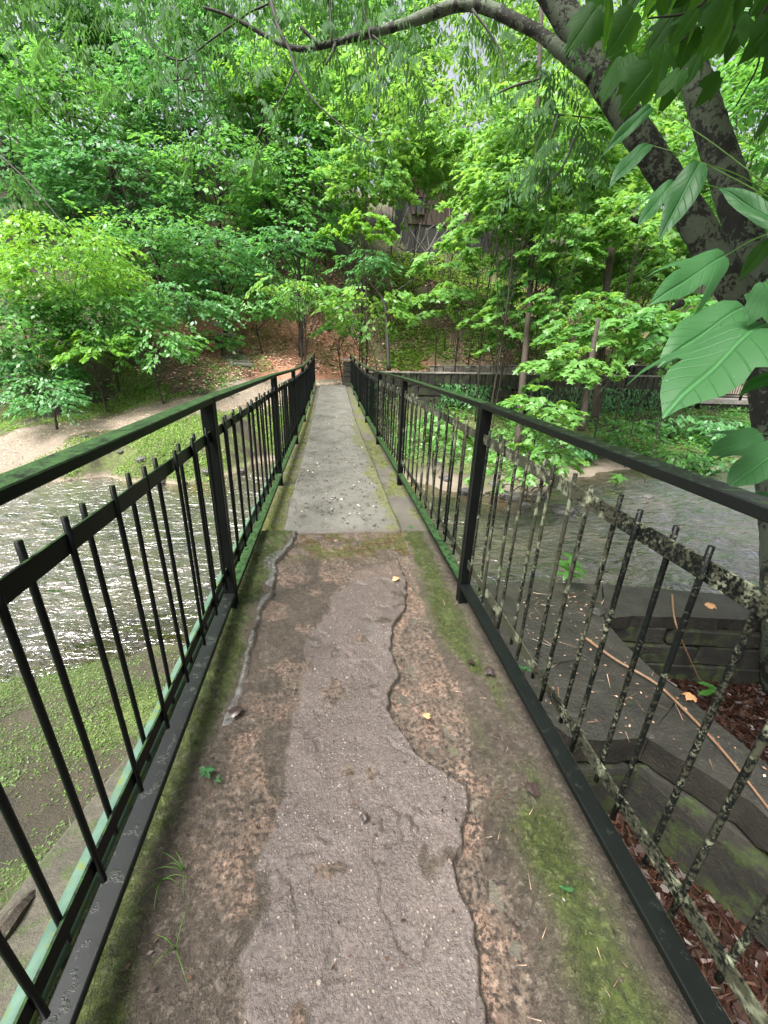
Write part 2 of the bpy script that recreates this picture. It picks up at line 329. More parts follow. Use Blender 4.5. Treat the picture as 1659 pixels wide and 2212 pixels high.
# big foreground leaves use local coordinates for veins
def bigleaf_mat(name, a, b, trc, tr=.35, rg=.46, sp_=.5):
    m = NT(name); v = m.coord('Object'); q = m.n('ShaderNodeSeparateXYZ', {0: v}); ax = m.math('ABSOLUTE', q.outputs[0])
    rnd = m.n('ShaderNodeObjectInfo').outputs['Random']
    rib = m.ramp(ax, .008, .028, c4(1, 1, 1), c4(0, 0, 0))
    w = m.math('FRACT', m.math('MULTIPLY', m.math('SUBTRACT', q.outputs[1], m.math('MULTIPLY', ax, .9)), 7.5)); ve = m.ramp(m.math('ABSOLUTE', m.math('SUBTRACT', w, .5)), .0, .07, c4(1, 1, 1), c4(0, 0, 0))
    vm = m.math('MAXIMUM', rib, m.math('MULTIPLY', ve, .16))
    col = m.mix(m.noise(5, 4, .6, v), a, b); col = m.mix(m.math('MULTIPLY', rnd, .5), col, tuple(x*1.45 for x in b))
    col = m.mix(m.math('MULTIPLY', vm, .38), col, tuple(min(.5, x*2.0) for x in b))
    vd = m.voro(11, v); dr = m.ramp(vd.outputs['Distance'], .055, .085, c4(1, 1, 1), c4(0, 0, 0)); col = m.mix(m.math('MULTIPLY', dr, .45), col, (.35, .50, .40))
    s = m.bsdf(col, m.math('SUBTRACT', rg, m.math('MULTIPLY', dr, .35)), m.bump(m.math('SUBTRACT', m.math('MULTIPLY', dr, 1.2), vm), .5, .03), 0, sp_)
    t = m.n('ShaderNodeBsdfTranslucent', {'Color': (*trc, 1)}).outputs[0]
    return m.fin(m.n('ShaderNodeMixShader', {0: tr, 1: s, 2: t}).outputs[0])
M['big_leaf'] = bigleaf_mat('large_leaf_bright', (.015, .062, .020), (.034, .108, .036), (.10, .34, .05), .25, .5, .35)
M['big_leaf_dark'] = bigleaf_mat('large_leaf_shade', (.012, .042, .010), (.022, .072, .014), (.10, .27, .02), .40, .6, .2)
m = NT('dead_leaf'); ti = m.n('ShaderNodeAttribute', attribute_name='tint').outputs['Fac']
x = m.n('ShaderNodeValToRGB', {'Fac': ti}); x.color_ramp.elements[0].color = c4(.030, .013, .008); x.color_ramp.elements[1].color = c4(.085, .042, .027)
e = x.color_ramp.elements.new(.5); e.color = c4(.020, .008, .0055); e = x.color_ramp.elements.new(.8); e.color = c4(.038, .015, .009)
M['dead_leaf'] = m.fin(m.bsdf(x.outputs[0], .42))
m = NT('pale_leaf'); ti = m.n('ShaderNodeAttribute', attribute_name='tint').outputs['Fac']
x = m.n('ShaderNodeValToRGB', {'Fac': ti}); x.color_ramp.elements[0].color = c4(.18, .085, .055); x.color_ramp.elements[1].color = c4(.66, .47, .35)
M['litter_pink'] = m.fin(m.bsdf(x.outputs[0], .6))
m = NT('petal'); M['petal'] = m.fin(m.bsdf((.55, .52, .36), .6))
m = NT('debris'); M['debris'] = m.fin(m.bsdf((.028, .016, .013), .6))

# ------------------------------------------------------------------ terrain
WL = -2.0
CP = []                                       # control points x, y, z
def cpt(*a): CP.append(a)
def cpz(u, v, z, dz=0.0): p = atz(u, v, z); CP.append((p[0], p[1], z+dz))
for x in (-60, -30, -14, -7, 0, 7, 14, 30, 60): cpt(x, -14, .8); cpt(x, -4, -.35)
for p in ((0, -1.5, -.5), (-.9, 0, -1.25), (.2, 1, -1.4), (-2, 0, -1.35), (-4, 0, -1.4), (-8, 0, -1.4), (-16, 0, -1.3), (-1.2, 2, -1.55), (-3, 2, -1.65), (-6, 2.2, -1.7), (-1, 3.4, -1.85), (-2.1, 4.1, -2.02),
          (-3.6, 4.0, -2.02), (-6, 4.1, -2.02), (-10, 4.2, -2.02), (-18, 3.5, -2), (-30, 3, -2),
          (1.2, .5, -1.75), (2, 1.5, -1.75), (3.5, 1, -1.7), (3.2, 3, -1.8), (5, 2.5, -1.65), (4.3, 4.0, -2.05), (6, 3.9, -2.05), (9, 3.6, -2.0), (14, 3, -1.5), (5.5, 0, -1.2), (1.5, 3, -1.8),
          (1.5, 5.3, -2.3), (4, 5.3, -2.25), (7, 5.2, -2.2), (11, 4.6, -2.1), (18, 4.5, -2.1), (30, 4.5, -2.1),
          (-30, 7, -2.4), (-20, 7, -2.4), (-10, 6.6, -2.35), (-5, 6.6, -2.35), (-1.5, 6.2, -2.35), (1, 7.4, -2.35), (4, 7, -2.4), (8, 8, -2.38), (12, 8, -2.4), (20, 8, -2.4), (30, 8, -2.4),
          (-9, 10.0, -2.0), (0, 11.6, -2.03), (2.2, 10.2, -2.03)): cpt(*p)
cpz(0, 1050, -2.02); cpz(210, 1030, -2.0); cpz(330, 1045, -2.02); cpz(420, 1055, -2.04); cpz(560, 1000, -2.02)
cpz(1100, 1085, -2.02); cpz(1330, 1030, -2.05); cpz(1330, 985, -1.9); cpz(1600, 1035, -2.05); cpz(1250, 1060, -2.1)
def cpy_(u, v, y): p = aty(u, v, y); CP.append((p[0], y, p[2]))
for q in ((300, 990, 11.3), (420, 962, 12.2), (500, 930, 13.2), (340, 935, 12.7), (200, 1000, 11.3), (600, 833, 17.6), (560, 846, 16.4), (450, 870, 15), (320, 895, 14), (200, 922, 13), (0, 975, 11.6), (60, 905, 13.6), (-200, 960, 12.6),
          (520, 808, 17.4), (400, 846, 15.8), (300, 864, 15.2), (200, 870, 15), (60, 880, 15), (600, 790, 18.4), (480, 765, 19.4), (560, 740, 20.5), (420, 800, 17.2)): cpy_(*q)
for p in ((-7.5, 17.2, 1.2), (-11, 17, 1.1), (-17, 16.8, 1.0), (-9, 19.5, 3.0), (-16, 19.5, 3.2), (-3.6, 22, 3.2),
          (0.1, 17, .02), (1, 17.2, .03), (2.4, 17.6, .05), (5, 18, .08), (9, 18.3, .1), (14, 18.5, .1), (20, 18.5, .1), (40, 18.5, .1), (-.6, 18.4, .06), (.4, 19.2, .18), (-.2, 20.4, 1.5), (.8, 20.4, 1.2),
          (4, 16.3, -1.2), (8, 16.3, -1.15), (13, 16, -1.2), (20, 16, -1.2), (30, 16, -1.2), (3.5, 13.6, -1.75), (8, 14, -1.5), (13, 13.2, -1.6), (20, 13, -1.7), (2.2, 14.5, -1.6), (.2, 14.6, -1.3), (-1.6, 15, -1.1)): cpt(*p)
for x in (3, 8, 14, 22, 34):
    cpt(x, 20.6, .5); cpt(x, 22.5, 1.9); cpt(x, 25, 3.7); cpt(x, 30, 7.3); cpt(x, 36, 10.2); cpt(x, 48, 15); cpt(x, 80, 24)
for x in (-60, -40, -28, -18, -10, -4, 60): cpt(x, 25, 7.0); cpt(x, 36, 13); cpt(x, 50, 17); cpt(x, 80, 26)
for x in (-60, -40, -28): cpt(x, 16, .6); cpt(x, 10.5, -2)
cpt(0, 23.5, 4.2); cpt(0, 30, 8); cpt(-1, 36, 12); cpt(60, 14, -1.7); cpt(60, 5, -2.1)
CP = np.array(CP, float)
def tpsU(r2): return .5*r2*np.log(np.maximum(r2, 1e-9))
n = len(CP); D2 = ((CP[:, None, :2]-CP[None, :, :2])**2).sum(-1)
A = np.zeros((n+3, n+3)); A[:n, :n] = tpsU(D2)+np.eye(n)*.02; A[:n, n] = 1; A[:n, n+1:] = CP[:, :2]; A[n:, :n] = A[:n, n:].T
TW = np.linalg.solve(A, np.concatenate([CP[:, 2], np.zeros(3)]))
def Hs(x, y):
    x = np.asarray(x, float); y = np.asarray(y, float); z = TW[n]+TW[n+1]*x+TW[n+2]*y
    for (cx, cy_, _), w in zip(CP, TW[:n]): z = z + w*tpsU((x-cx)**2+(y-cy_)**2)
    return z
def H(x, y): return Hs(x, y) + (fbm(np.asarray(x, float)*.9, np.asarray(y, float)*.9, 4, 3)-.5)*.22
def seg_d(x, y, pts):
    d = np.full(np.shape(x), 1e9)
    for a, b in zip(pts[:-1], pts[1:]):
        a = np.array(a[:2]); b = np.array(b[:2]); ab = b-a; t = np.clip(((x-a[0])*ab[0]+(y-a[1])*ab[1])/(ab@ab), 0, 1)
        d = np.minimum(d, np.hypot(x-a[0]-t*ab[0], y-a[1]-t*ab[1]))
    return d
PATH = [aty(*q)[:2] for q in ((-300, 1040, 10.6), (0, 975, 11.6), (200, 922, 13), (320, 895, 14), (450, 870, 15), (560, 846, 16.4), (600, 834, 17.4))]+[(-1.0, 17.9), (.3, 18.3), (4, 18.6), (12, 18.9), (26, 18.9)]
def axis(lo, hi, c0, c1, fine, coarse):
    a = list(np.arange(c0, c1, fine)); s = fine; x = c0
    while x > lo: s = min(s*1.12, coarse); x -= s; a.insert(0, x)
    s = fine; x = a[-1]
    while x < hi: s = min(s*1.12, coarse); x += s; a.append(x)
    return np.array(a)
gx, gy = np.meshgrid(axis(-75, 75, -11, 14, .085, 2.5), axis(-40, 110, -1, 24, .085, 2.5))
gz = H(gx, gy)
dp = seg_d(gx, gy, PATH); e1 = fbm(gx*1.3, gy*1.3, 4, 21); e2 = fbm(gx*3.1, gy*3.1, 4, 33)
width = np.where(gx < -1.5, .75, 1.0)
sand = 1-sst(-.15, .25, dp-width-(e1-.5)*1.6)
beach = (1-sst(-1.96, -1.85, gz+(e1-.5)*.12))*(gy > 8)
sand = np.maximum(sand, beach)
gz = gz + (1-sst(0, .5, dp-.5))*.0
grass = sst(.36, .50, e1+.12*np.exp(-((gx+4.8)**2+(gy-11.9)**2)/3)*4)*(1-sand)*(gy < 17)
grass = np.where((gy < 5) & (gx < 0), sst(.30, .55, e1)*sst(-.75, -1.25, gx), grass)
grass = np.where(gy > 19.5, sst(.40, .62, e1)*.7, grass)
clay = np.exp(-(((gx+2.2)/4.2)**2+((gy-19.8)/2.1)**2))*1.7; clay = np.clip(clay+np.exp(-(((gx-4.3)/1.2)**2+((gy-20.6)/1.0)**2))*1.4-(e2-.4)*.8, 0, 1)*(gz > .12)
dark = (gx < -3.2) & (gy > 14)
litter = np.clip((e2-.30)*2.2, 0, 1)*((gy > 19)*(gy < 28)*(1-dark)*(1-.75*(gx > 14))*.8+(gy < 5.5)*(gx > .8)+(gx > -6)*(gx < -1)*(gy > 14.5)*(1-sand))
grass = grass*(1-(gx > .8)*(gy < 4.5))
cols = np.stack([grass, sand, clay, np.clip(litter, 0, 1)], -1)
tag(link('ground', gridmesh('ground', gx, gy, gz, M['ground'], cols)), kind='structure')
# water sheet
wx, wy = np.meshgrid(axis(-75, 75, -9, 13, .055, 2.5), np.concatenate([np.arange(2.2, 3.8, .2), np.arange(3.8, 13, .045), np.arange(13, 15, .25)]))
depth = WL-H(wx, wy)
shal = 1-sst(.02, .30, depth); wc = np.stack([shal]*3+[np.ones_like(shal)], -1)
wz = WL+(fbm(wx*1.2, wy*2.0, 3, 5)-.5)*.05+(np.abs(fbm(wx*2.0+wy*.5, wy*4.0, 2, 15)-.5)*-.10+.012)*sst(0, .25, depth)
wme = gridmesh('stream', wx, wy, wz, M['water'], wc)
tag(link('stream', wme), kind='structure')

# ------------------------------------------------------------------ footbridge deck
JY = [2.03+2.44*i for i in range(7)]; JZL = [0, -.038, -.105, -.144, -.112, -.046, .030]
JY = [-.41]+JY; JZ = [0]+JZL
def sag(y): return np.interp(y, JY, JZ)
bridge = empty('footbridge', (0, 3.05, 0), 'long narrow concrete footbridge with worn near end, running over the stream', 'footbridge')
SEAM = 3.05
ys = np.arange(-.9, SEAM+.001, .0065); xs = np.arange(-.70, .905, .0065)
X, Y = np.meshgrid(xs, ys)
def poly_x(pts):
    w = np.array([atz(u, v, 0)[:2] for u, v in pts]); w = w[np.argsort(w[:, 1])]; return w
pr = poly_x([(880, 1265), (876, 1310), (850, 1350), (844, 1401), (864, 1456), (837, 1501), (844, 1536), (874, 1586), (904, 1631), (964, 1666), (1004, 1691), (1014, 1741), (994, 1786), (1002, 1821), (982, 1856), (994, 1911), (1029, 1991), (1034, 2086), (1044, 2212)])
pr2 = poly_x([(905, 1265), (950, 1400), (1005, 1490), (1015, 1570), (1022, 1640), (1060, 1700), (1052, 1760), (1040, 1800), (1046, 1880), (1098, 1890), (1120, 1960), (1140, 2030), (1146, 2110), (1148, 2212)])
pl = poly_x([(640, 1158), (632, 1180), (598, 1222), (597, 1240), (590, 1290), (566, 1325), (545, 1400), (530, 1470), (500, 1560), (455, 1640), (415, 1720), (375, 1830), (350, 1960), (330, 2212)])
wob = (fbm(X*22, Y*22, 4, 41)-.5)*.035; wob2 = (fbm(X*9, Y*9, 4, 45)-.5)*.08
xr = np.interp(Y, pr[:, 1], pr[:, 0])+wob; xr2 = np.interp(Y, pr2[:, 1], pr2[:, 0])+wob*1.2; xl = np.interp(Y, pl[:, 1], pl[:, 0])+wob
xs_l = np.interp(Y, [-.9, .3, .6, 1.0, 1.5, 2.0, 2.4], [-.26, -.26, -.22, -.20, -.16, -.06, .15])+wob2*1.6     # left border of the sound slab
left = 1-sst(-.004, .004, X-xl); past = sst(-.003, .003, X-xr)*(Y < 2.62)
slabm = sst(-.01, .02, X-xs_l)*(1-past)*(1-sst(2.35, 2.55, Y+wob2)); slabm = slabm*sst(.30, .36, fbm(X*7, Y*7, 5, 52)+.05)
pinkm = past*(1-sst(-.01, .01, X-xr2)); 
leftpink = (1-slabm)*(1-left)*(X < .15)*sst(.50, .54, fbm(X*6, Y*6, 4, 61))*sst(-.50, -.30, X)
seamp = sst(2.2, 2.5, Y+wob2)*(1-left)*(X < .62)*sst(.40, .50, fbm(X*8, Y*8, 4, 62)); pinkall = np.clip(pinkm+leftpink*.9+seamp*.6, 0, 1)
wetp = np.clip(sst(2.52, 2.72, Y+wob2*1.5)*(X > xl+.03)*(X < .58)*1.0, 0, 1)
f1 = fbm(X*16, Y*16, 5, 71); f2 = fbm(X*45, Y*45, 4, 72); ridg = 1-np.abs(2*fbm(X*13, Y*9, 5, 73)-1)
rgh = 1-slabm
crk = np.abs(fbm(X*5, Y*3.2, 4, 81)-.5); crack2 = np.maximum(1-sst(.0, .009, np.abs(X-xr)), (1-sst(.0, .006, np.abs(X-xr2)))*.7)*(Y < 2.6); crack = (1-sst(.004, .012, crk))*(1-sst(.42, .50, fbm(X*3, Y*3, 2, 83)))
mossl = 1.25*(1-sst(-.05, .03, X-(xl-.045+wob2)))
mossr = np.exp(-((X-.655-wob2*.9)/.080)**2)*1.35*sst(.32, .46, fbm(X*5, Y*2.2, 4, 91)+.08)
mossm = np.clip(mossl*.95+mossr, 0, 1); mossm = mossm*(1-slabm)*(1-wetp*.5)
Z = left*(.002+.030*sst(1.2, 1.9, Y)) + past*-.024*(1-sst(-.03, .05, X-xr2))+slabm*.007*np.exp(-np.abs(X-xr)/.02) + (X > xr2)*past*-.002
Z = Z + rgh*((f1-.5)*.007+(ridg-.75)*.016*(pinkall*1.3+.05)+(f2-.5)*.012) + slabm*((f1-.5)*.006+(f2-.5)*.0035) - crack*.010*slabm
flag = left*sst(-.006, .004, X-xl+.012+.085*np.clip(fbm(Y*4.2, Y*0+3, 3, 207)*2.6-.85, 0, 1)*(.35+.65*sst(1.6, 2.4, Y))+wob); Z = Z - flag*(f1-.5)*.010 - flag*(f2-.5)*.004
Z = Z - crack2*.012; Z = Z + mossm*(.004+(f2-.4)*.010) - wetp*.006*(1-.0)
pit = sst(.64, .70, fbm(X*11, Y*11, 3, 95)); Z = Z - pit*.005*slabm
edge_dirt_shade = crack2*.9; slabm = slabm*(1-edge_dirt_shade); pinkall = pinkall*(1-edge_dirt_shade); mossm = mossm*(1-edge_dirt_shade); wetc = wetp*sst(.36, .46, fbm(X*7, Y*7, 4, 97)); grayf = flag*(1-sst(.56, .62, fbm(X*5, Y*5, 3, 99)))*(Y > 1.25)  # dirt tone along broken edges, with recess shade painted into the colour
cols = np.stack([mossm*(1-grayf*.85), np.where(grayf > .5, 2.0, slabm), np.clip(pinkall-grayf, 0, 1), wetc], -1)
link('worn_slab', gridmesh('worn_slab', X, Y, Z, M['deck'], cols), bridge)
# slab bodies under the surfaces
b = MB(); b.box((.10, 1.05, -.13), (1.58, 3.96, .20)); b.obj('slab_body', M['wing'], bridge)
yy = np.arange(SEAM+.004, 16.75, .05); xx = np.arange(-.68, .86, .02); X2, Y2 = np.meshgrid(xx, yy); zz = sag(Y2)-.012
w3 = (fbm(X2*5, Y2*5, 4, 111)-.5)
m2 = np.clip((1-sst(-.46, -.36, X2+w3*.1))*sst(.25, .4, fbm(X2*3, Y2*1.5, 3, 113))+sst(.56, .64, X2+w3*.16)*sst(.34, .44, fbm(X2*3, Y2*1.3, 3, 114)), 0, 1)*(1-sst(11, 15, Y2)*.6)
c2 = np.stack([m2, m2*0, (1-m2)*.55*((X2 < -.37) | (X2 > .57)), m2*0+1], -1)
zz = zz+(fbm(X2*14, Y2*14, 3, 115)-.5)*.012
link('side_gutter', gridmesh('side_gutter', X2, Y2, zz, M['deck2'], c2), bridge)
xx = np.concatenate([[-.385, -.383], np.arange(-.37, .565, .0155), [.575, .577]]); yy = np.concatenate([[SEAM-.002, SEAM], np.arange(SEAM+.02, 16.7, .04)]); X3, Y3 = np.meshgrid(xx, yy)
Z3 = sag(Y3)+.032+(fbm(X3*3, Y3*3, 3, 121)-.5)*.006+(fbm(X3*20, Y3*20, 3, 123)-.5)*.003; Z3[:, 0] -= .04; Z3[:, -1] -= .04; Z3[0, :] -= .045
X3 = X3+np.where((X3 < -.38) | (X3 > .57), (fbm(Y3*3, Y3*0+X3*.1, 3, 125)-.5)*.02, 0)+np.interp(Y3, [3, 10, 16.7], [0, .0, .045]); Y3[0:2, :] += (fbm(X3[0:2]*12, X3[0:2]*0, 3, 127)-.5)*.014
w3 = fbm(X3*4, Y3*4, 4, 131); c3 = np.stack([sst(.40, .5, X3+(w3-.5)*.35)*.8*(1-sst(6, 12, Y3)), X3*0, np.clip(sst(.72, .80, fbm(X3*14, Y3*10, 4, 133)), 0, 1)+(1-sst(SEAM+.005, SEAM+.03, Y3))*1.0, X3*0+1], -1)
link('overlay_slab', gridmesh('overlay_slab', X3, Y3, Z3, M['deck2'], c3), bridge)
for xg in (-.42, .62):
    b = MB()
    for i in range(1, 7): b.beam((xg, JY[i]+(1.02 if i == 1 else 0), JZ[i]-.20), (xg, JY[i+1], JZ[i+1]-.20), .16, .26)
    b.obj('girder', M['mortar'], bridge)
b = MB()
for i in range(1, 7): b.beam((.1, JY[i]+(1.02 if i == 1 else 0), JZ[i]-.09), (.1, JY[i+1], JZ[i+1]-.09), 1.58, .10)
b.obj('deck_body', M['wing'], bridge)
link('conduit', MB().tube([(-.665, y, float(sag(y))+.070+.006*math.sin(y*3)) for y in np.arange(-.6, 9, .35)], .034, 10).mesh('conduit', M['pipe'], True), bridge)
b = MB(); b.box((.1, -2.9, -.65), (1.7, 5.0, .86)); b.box((.1, 1.6, -1.2), (1.5, 2.8, 1.9)); b.obj('abutment', M['wing'], bridge)
b = MB(); b.box((.1, 17.1, -1.1), (1.7, .9, 2.04)); b.obj('abutment', M['wing'], bridge)

# ------------------------------------------------------------------ railing panels
def railing(side, i, label):
    xi = -.532 if side == 'L' else .753
    if side == 'R': xi += [.0, .0, .012, .03, .04, .04, .04, .04][i]
    xi2 = xi if side == 'L' else .753+[.0, .012, .03, .04, .04, .04, .04, .04][i]
    sg = -1 if side == 'L' else 1; W_ = .060; T = .027
    y0, y1 = JY[i]+.003, JY[i+1]-.003; z0, z1 = JZ[i], JZ[i+1]
    dx = random.uniform(-.002, .002)
    root = empty('railing_panel', (xi+sg*W_/2, (y0+y1)/2, (z0+z1)/2), label, 'railing', 'black steel railing panels along the '+('left' if side == 'L' else 'right')+' side of the footbridge')
    def P(t, off, z): return (xi+(xi2-xi)*t+sg*off+dx, y0+(y1-y0)*t, z0+(z1-z0)*t+z)
    lich = side == 'R' and i <= 2
    tk = T/(y1-y0)
    b = MB(); b.beam(P(0, W_/2, 1.178-T/2), P(1, W_/2, 1.178-T/2), W_, T); o = b.obj('top_rail', M['steel_top_dark'] if side == 'R' and i == 0 else M['steel_top'], root, bevel=.003)
    b = MB(); b.beam(P(tk, W_/2, .134-T/2), P(1-tk, W_/2, .134-T/2), W_, T); b.obj('foot_rail', M['steel_foot_dark' if side == 'R' else 'steel_foot'] if i < 1 else M['steel_top'], root, bevel=.003)
    for t in (tk/2, 1-tk/2):
        b = MB(); b.beam(P(t, W_/2, -.01), P(t, W_/2, 1.178-T), W_-.001, T-.001, (0, 1, 0)); b.obj('post', M['steel'], root, bevel=.002)
    cx = W_/2
    b = MB(); b.beam(P(tk, cx, 1.0), P(1-tk, cx, 1.0), .006, .047); b.obj('flat_bar', M['steel_crust'] if lich else M['steel'], root)
    b = MB(); b.beam(P(tk, cx, .270), P(1-tk, cx, .270), .006, .047); b.obj('flat_bar', M['steel_crust'] if lich else M['steel'], root)
    N = 22; key = 'L' if lich else 'N'
    for k in range(N):
        if i == 0 and (k+1)/(N+1) < .30: continue
        t = (k+1)/(N+1); off = cx+(-1 if k % 2 else 1)*.0105
        p = P(t, off, 0)
        if key not in rods:
            rods[key] = MB().tube([(0, 0, .205), (0, 0, .33), (0, 0, .62), (0, 0, .95), (0, 0, 1.056)], .0072, 8).mesh('picket', M['steel_lichen'] if lich else M['steel'], True)
        o = bpy.data.objects.new('picket', rods[key]); COL.objects.link(o); o.parent = root
        o.location = Vector((p[0], p[1], p[2]+random.uniform(-.006, .004)))-Vector(root.location)
        o.rotation_euler = (random.gauss(0, .006), random.gauss(0, .004), random.uniform(0, 6))
rods = {}
ORD = ['nearest the camera, cut by the bottom edge of the photo', 'second from the camera', 'third from the camera', 'fourth from the camera', 'fifth from the camera', 'sixth from the camera', 'last one at the far end of the bridge']
for i in range(7):
    railing('L', i, 'black moss-topped left railing panel, '+ORD[i])
    railing('R', i, ('lichen-crusted' if i < 2 else 'plain dark')+' right railing panel, '+ORD[i])

# ------------------------------------------------------------------ leaves
T_OVAL = (np.array([(0, 0, 0), (-.27, .45, -.06), (0, 1, -.14), (.27, .45, -.06)]), np.array([(0, 2, 1), (0, 3, 2)]))
T_SLIM = (np.array([(0, 0, 0), (-.13, .4, -.02), (0, 1, -.12), (.13, .4, -.02)]), np.array([(0, 2, 1), (0, 3, 2)]))
T_THIN = (np.array([(-.018, 0, 0), (.018, 0, 0), (.0, 1, 0)]), np.array([(0, 1, 2)]))
T_BLADE = (np.array([(-.07, 0, 0), (.07, 0, 0), (0, 1, 0)]), np.array([(0, 1, 2)]))
_o = [(0, .02), (.40, .06), (.24, .30), (.52, .60), (.17, .62), (0, 1.0)]
_mv = [(0, .38, .05)]+[(x, y, -abs(x)*.25-.08*y) for x, y in _o]+[(-x, y, -abs(x)*.25-.08*y) for x, y in _o[-2:0:-1]]
T_MAPLE = (np.array(_mv), np.array([(0, 1+i, 1+(i+1) % 10) for i in range(10)]))
def bake(T, pos, yd, nd, size):
    V, Fc = T; yd = nrm(yd); xd = nrm(np.cross(yd, nd)); zd = np.cross(xd, yd); n = len(pos)
    P = pos[:, None, :]+size[:, None, None]*(V[None, :, 0:1]*xd[:, None, :]+V[None, :, 1:2]*yd[:, None, :]+V[None, :, 2:3]*zd[:, None, :])
    return P.reshape(-1, 3), (Fc[None]+(np.arange(n)*len(V))[:, None, None]).reshape(-1, 3)
def leafmesh(name, T, pos, yd, nd, size, mat, tint):
    P, Fc = bake(T, pos, yd, nd, size)
    return npmesh(name, P, Fc, mat, tint=np.repeat(np.clip(tint, 0, 1), len(T[0])))
def fan_sprays(c, r, nleaf, L, size, per=26, droop=.25, updir=.08, wide=.42, zlo=-1., shell=.35):
    """flat layered leaf sprays reaching outwards from inside an ellipsoid"""
    ns = max(8, int(nleaf/per)); g = RNG
    q = nrm(g.normal(size=(ns, 3))); q[:, 2] = np.where(q[:, 2] < zlo, -q[:, 2], q[:, 2])
    st = c+q*r*(shell+(1-shell)*g.random((ns, 1))**.6)*(1-.25*g.random((ns, 1)))
    d = q.copy(); d[:, 2] = updir+g.normal(0, .16, ns); d[:, :2] += g.normal(0, .45, (ns, 2)); d = nrm(d)
    sd = nrm(np.cross(d, np.array([0, 0, 1.]))); Ls = L*(.6+.8*g.random(ns)); ti = g.random(ns)
    idx = np.repeat(np.arange(ns), per); n = len(idx); t = g.random(n)**.8; sg = np.where(g.random(n) < .5, -1, 1.)
    lat = Ls[idx]*wide*(1.05-t)*g.random(n)
    pos = st[idx]+d[idx]*(Ls[idx]*t)[:, None]+sd[idx]*(sg*lat)[:, None]; pos[:, 2] -= droop*Ls[idx]*t*t+.18*lat; pos += g.normal(0, .02, (n, 3))*Ls[idx][:, None]
    yd = d[idx]*.7+sd[idx]*(sg*g.uniform(.3, 1.1, n))[:, None]; yd[:, 2] -= g.uniform(.1, .75, n)
    nd = np.array([0, 0, 1.])+g.normal(0, .32, (n, 3))
    return pos, yd, nd, size*(.6+.7*g.random(n)), .35*ti[idx]+.65*g.random(n)*.9, (st, d, Ls)
HP = 0
def bush(u, v, y, ru, rv, mat, lpx, label, cat='tree', name='broadleaf_tree', T=T_OVAL, dens=3.0, group=None, trunk=True, sL=None, tr=.07, pts=None, **kw):
    c = aty(u, v, y); zc = (c-CAM)@F; k = zc/FPX
    rx, rz = ru*k, rv*k; size = lpx*k; area = math.pi*ru*rv; per_leaf = lpx*lpx*.27
    nl = int(dens*area/per_leaf)
    r = np.array([rx, min(rx, rz)*.95, rz])
    pos, yd, nd, sz, ti, sp_ = fan_sprays(c, r, nl, sL or min(1.5, .5*min(rx, rz)+.35), size, **kw)
    gz0 = float(Hs(pos[:, 0].mean(), pos[:, 1].mean()))
    ok = pos[:, 2] > Hs(pos[:, 0], pos[:, 1])+.03
    pos, yd, nd, sz, ti = pos[ok], yd[ok], nd[ok], sz[ok], ti[ok]
    bx, by = c[0], c[1]+.1; bz = float(Hs(bx, by)); 
    if bz > c[2]-.2: bz = c[2]-.6*rz
    root = empty(name, (bx, by, bz), label, cat, group)
    link('crown', leafmesh('crown', T, pos, yd, nd, sz, M[mat], ti), root)
    if trunk:
        b = MB(); top = c+np.array([0, 0, rz*.55]); mid = (np.array([bx, by, bz])+top)/2+np.array([random.uniform(-.2, .2), 0, 0])
        path = smooth_path([(bx, by, bz-.2), mid, top], 5); b.tube(path, np.linspace(tr, tr*.35, len(path)), 7)
        st, d, Ls = sp_
        for j in range(0, len(st), max(1, len(st)//14)):
            a = path[min(len(path)-1, 3+j % max(1, len(path)-4))]; e = st[j]+d[j]*Ls[j]*.7; e[2] -= .1*Ls[j]
            if e[2] < bz+.2: continue
            b.tube(smooth_path([a, (a+e)/2+np.array([0, 0, .12*rz]), e], 3), np.linspace(tr*.32, .006, 7), 5)
        b.obj('trunk', M['bark_dark'], root, True)
    return root
TREES = [
 # far layer along the skyline
 (60, 60, 30, 190, 130, 'leaf_mid', 13, 'tall mid-green tree on the ridge in the top left corner'),
 (300, 40, 31, 190, 120, 'leaf_blue', 13, 'bluish green ridge tree behind the thin hanging twigs, top left'),
 (560, 50, 32, 170, 130, 'leaf_mid', 13, 'green ridge tree directly behind the bow of the long branch'),
 (790, 110, 33, 150, 170, 'leaf_mid', 13, 'ridge tree left of the white sky gap'),
 (-150, 150, 28, 170, 220, 'leaf_deep', 13, 'dark ridge tree cut by the left edge of the photo'),
 (150, 250, 25, 150, 130, 'leaf_mid', 12, 'broad mid-green hillside tree above the yellow-green bush'),
 (400, 230, 27, 150, 120, 'leaf_blue', 12, 'hillside tree with pale layered tips at upper left of centre'),
 (620, 260, 27, 140, 130, 'leaf_mid', 12, 'shaded hillside tree below the middle of the long branch'),
 (20, 380, 22, 120, 120, 'leaf_blue', 12, 'blue-green hillside tree above the yellow bush at the left edge'),
 (250, 400, 23, 130, 110, 'leaf_blue', 11, 'blue-green tree with drooping sprays, left of centre on the hillside'),
 (460, 400, 24, 130, 110, 'leaf_mid', 11, 'dark hillside tree at mid height above the bridge rail'),
 (640, 430, 24, 120, 120, 'leaf_mid', 11, 'dark hillside tree left of the wooden cabin'),
 (560, 180, 25, 90, 50, 'leaf_yellow', 12, 'small pale tree in a lit layer under the long branch'),
 (330, 560, 20, 140, 100, 'leaf_mid', 10, 'deep green tree behind the bushes over the left bank'),
 (470, 560, 20.5, 110, 80, 'leaf_blue', 10, 'blue-green tree with flat layers above the shaded bank'),
 (585, 580, 22.5, 90, 75, 'leaf_mid', 10, 'dark tree overhanging the red clay bank'),
 (640, 520, 19.5, 90, 34, 'leaf_blue', 10, 'flat blue-green layered tree reaching right towards the cabin'),
]
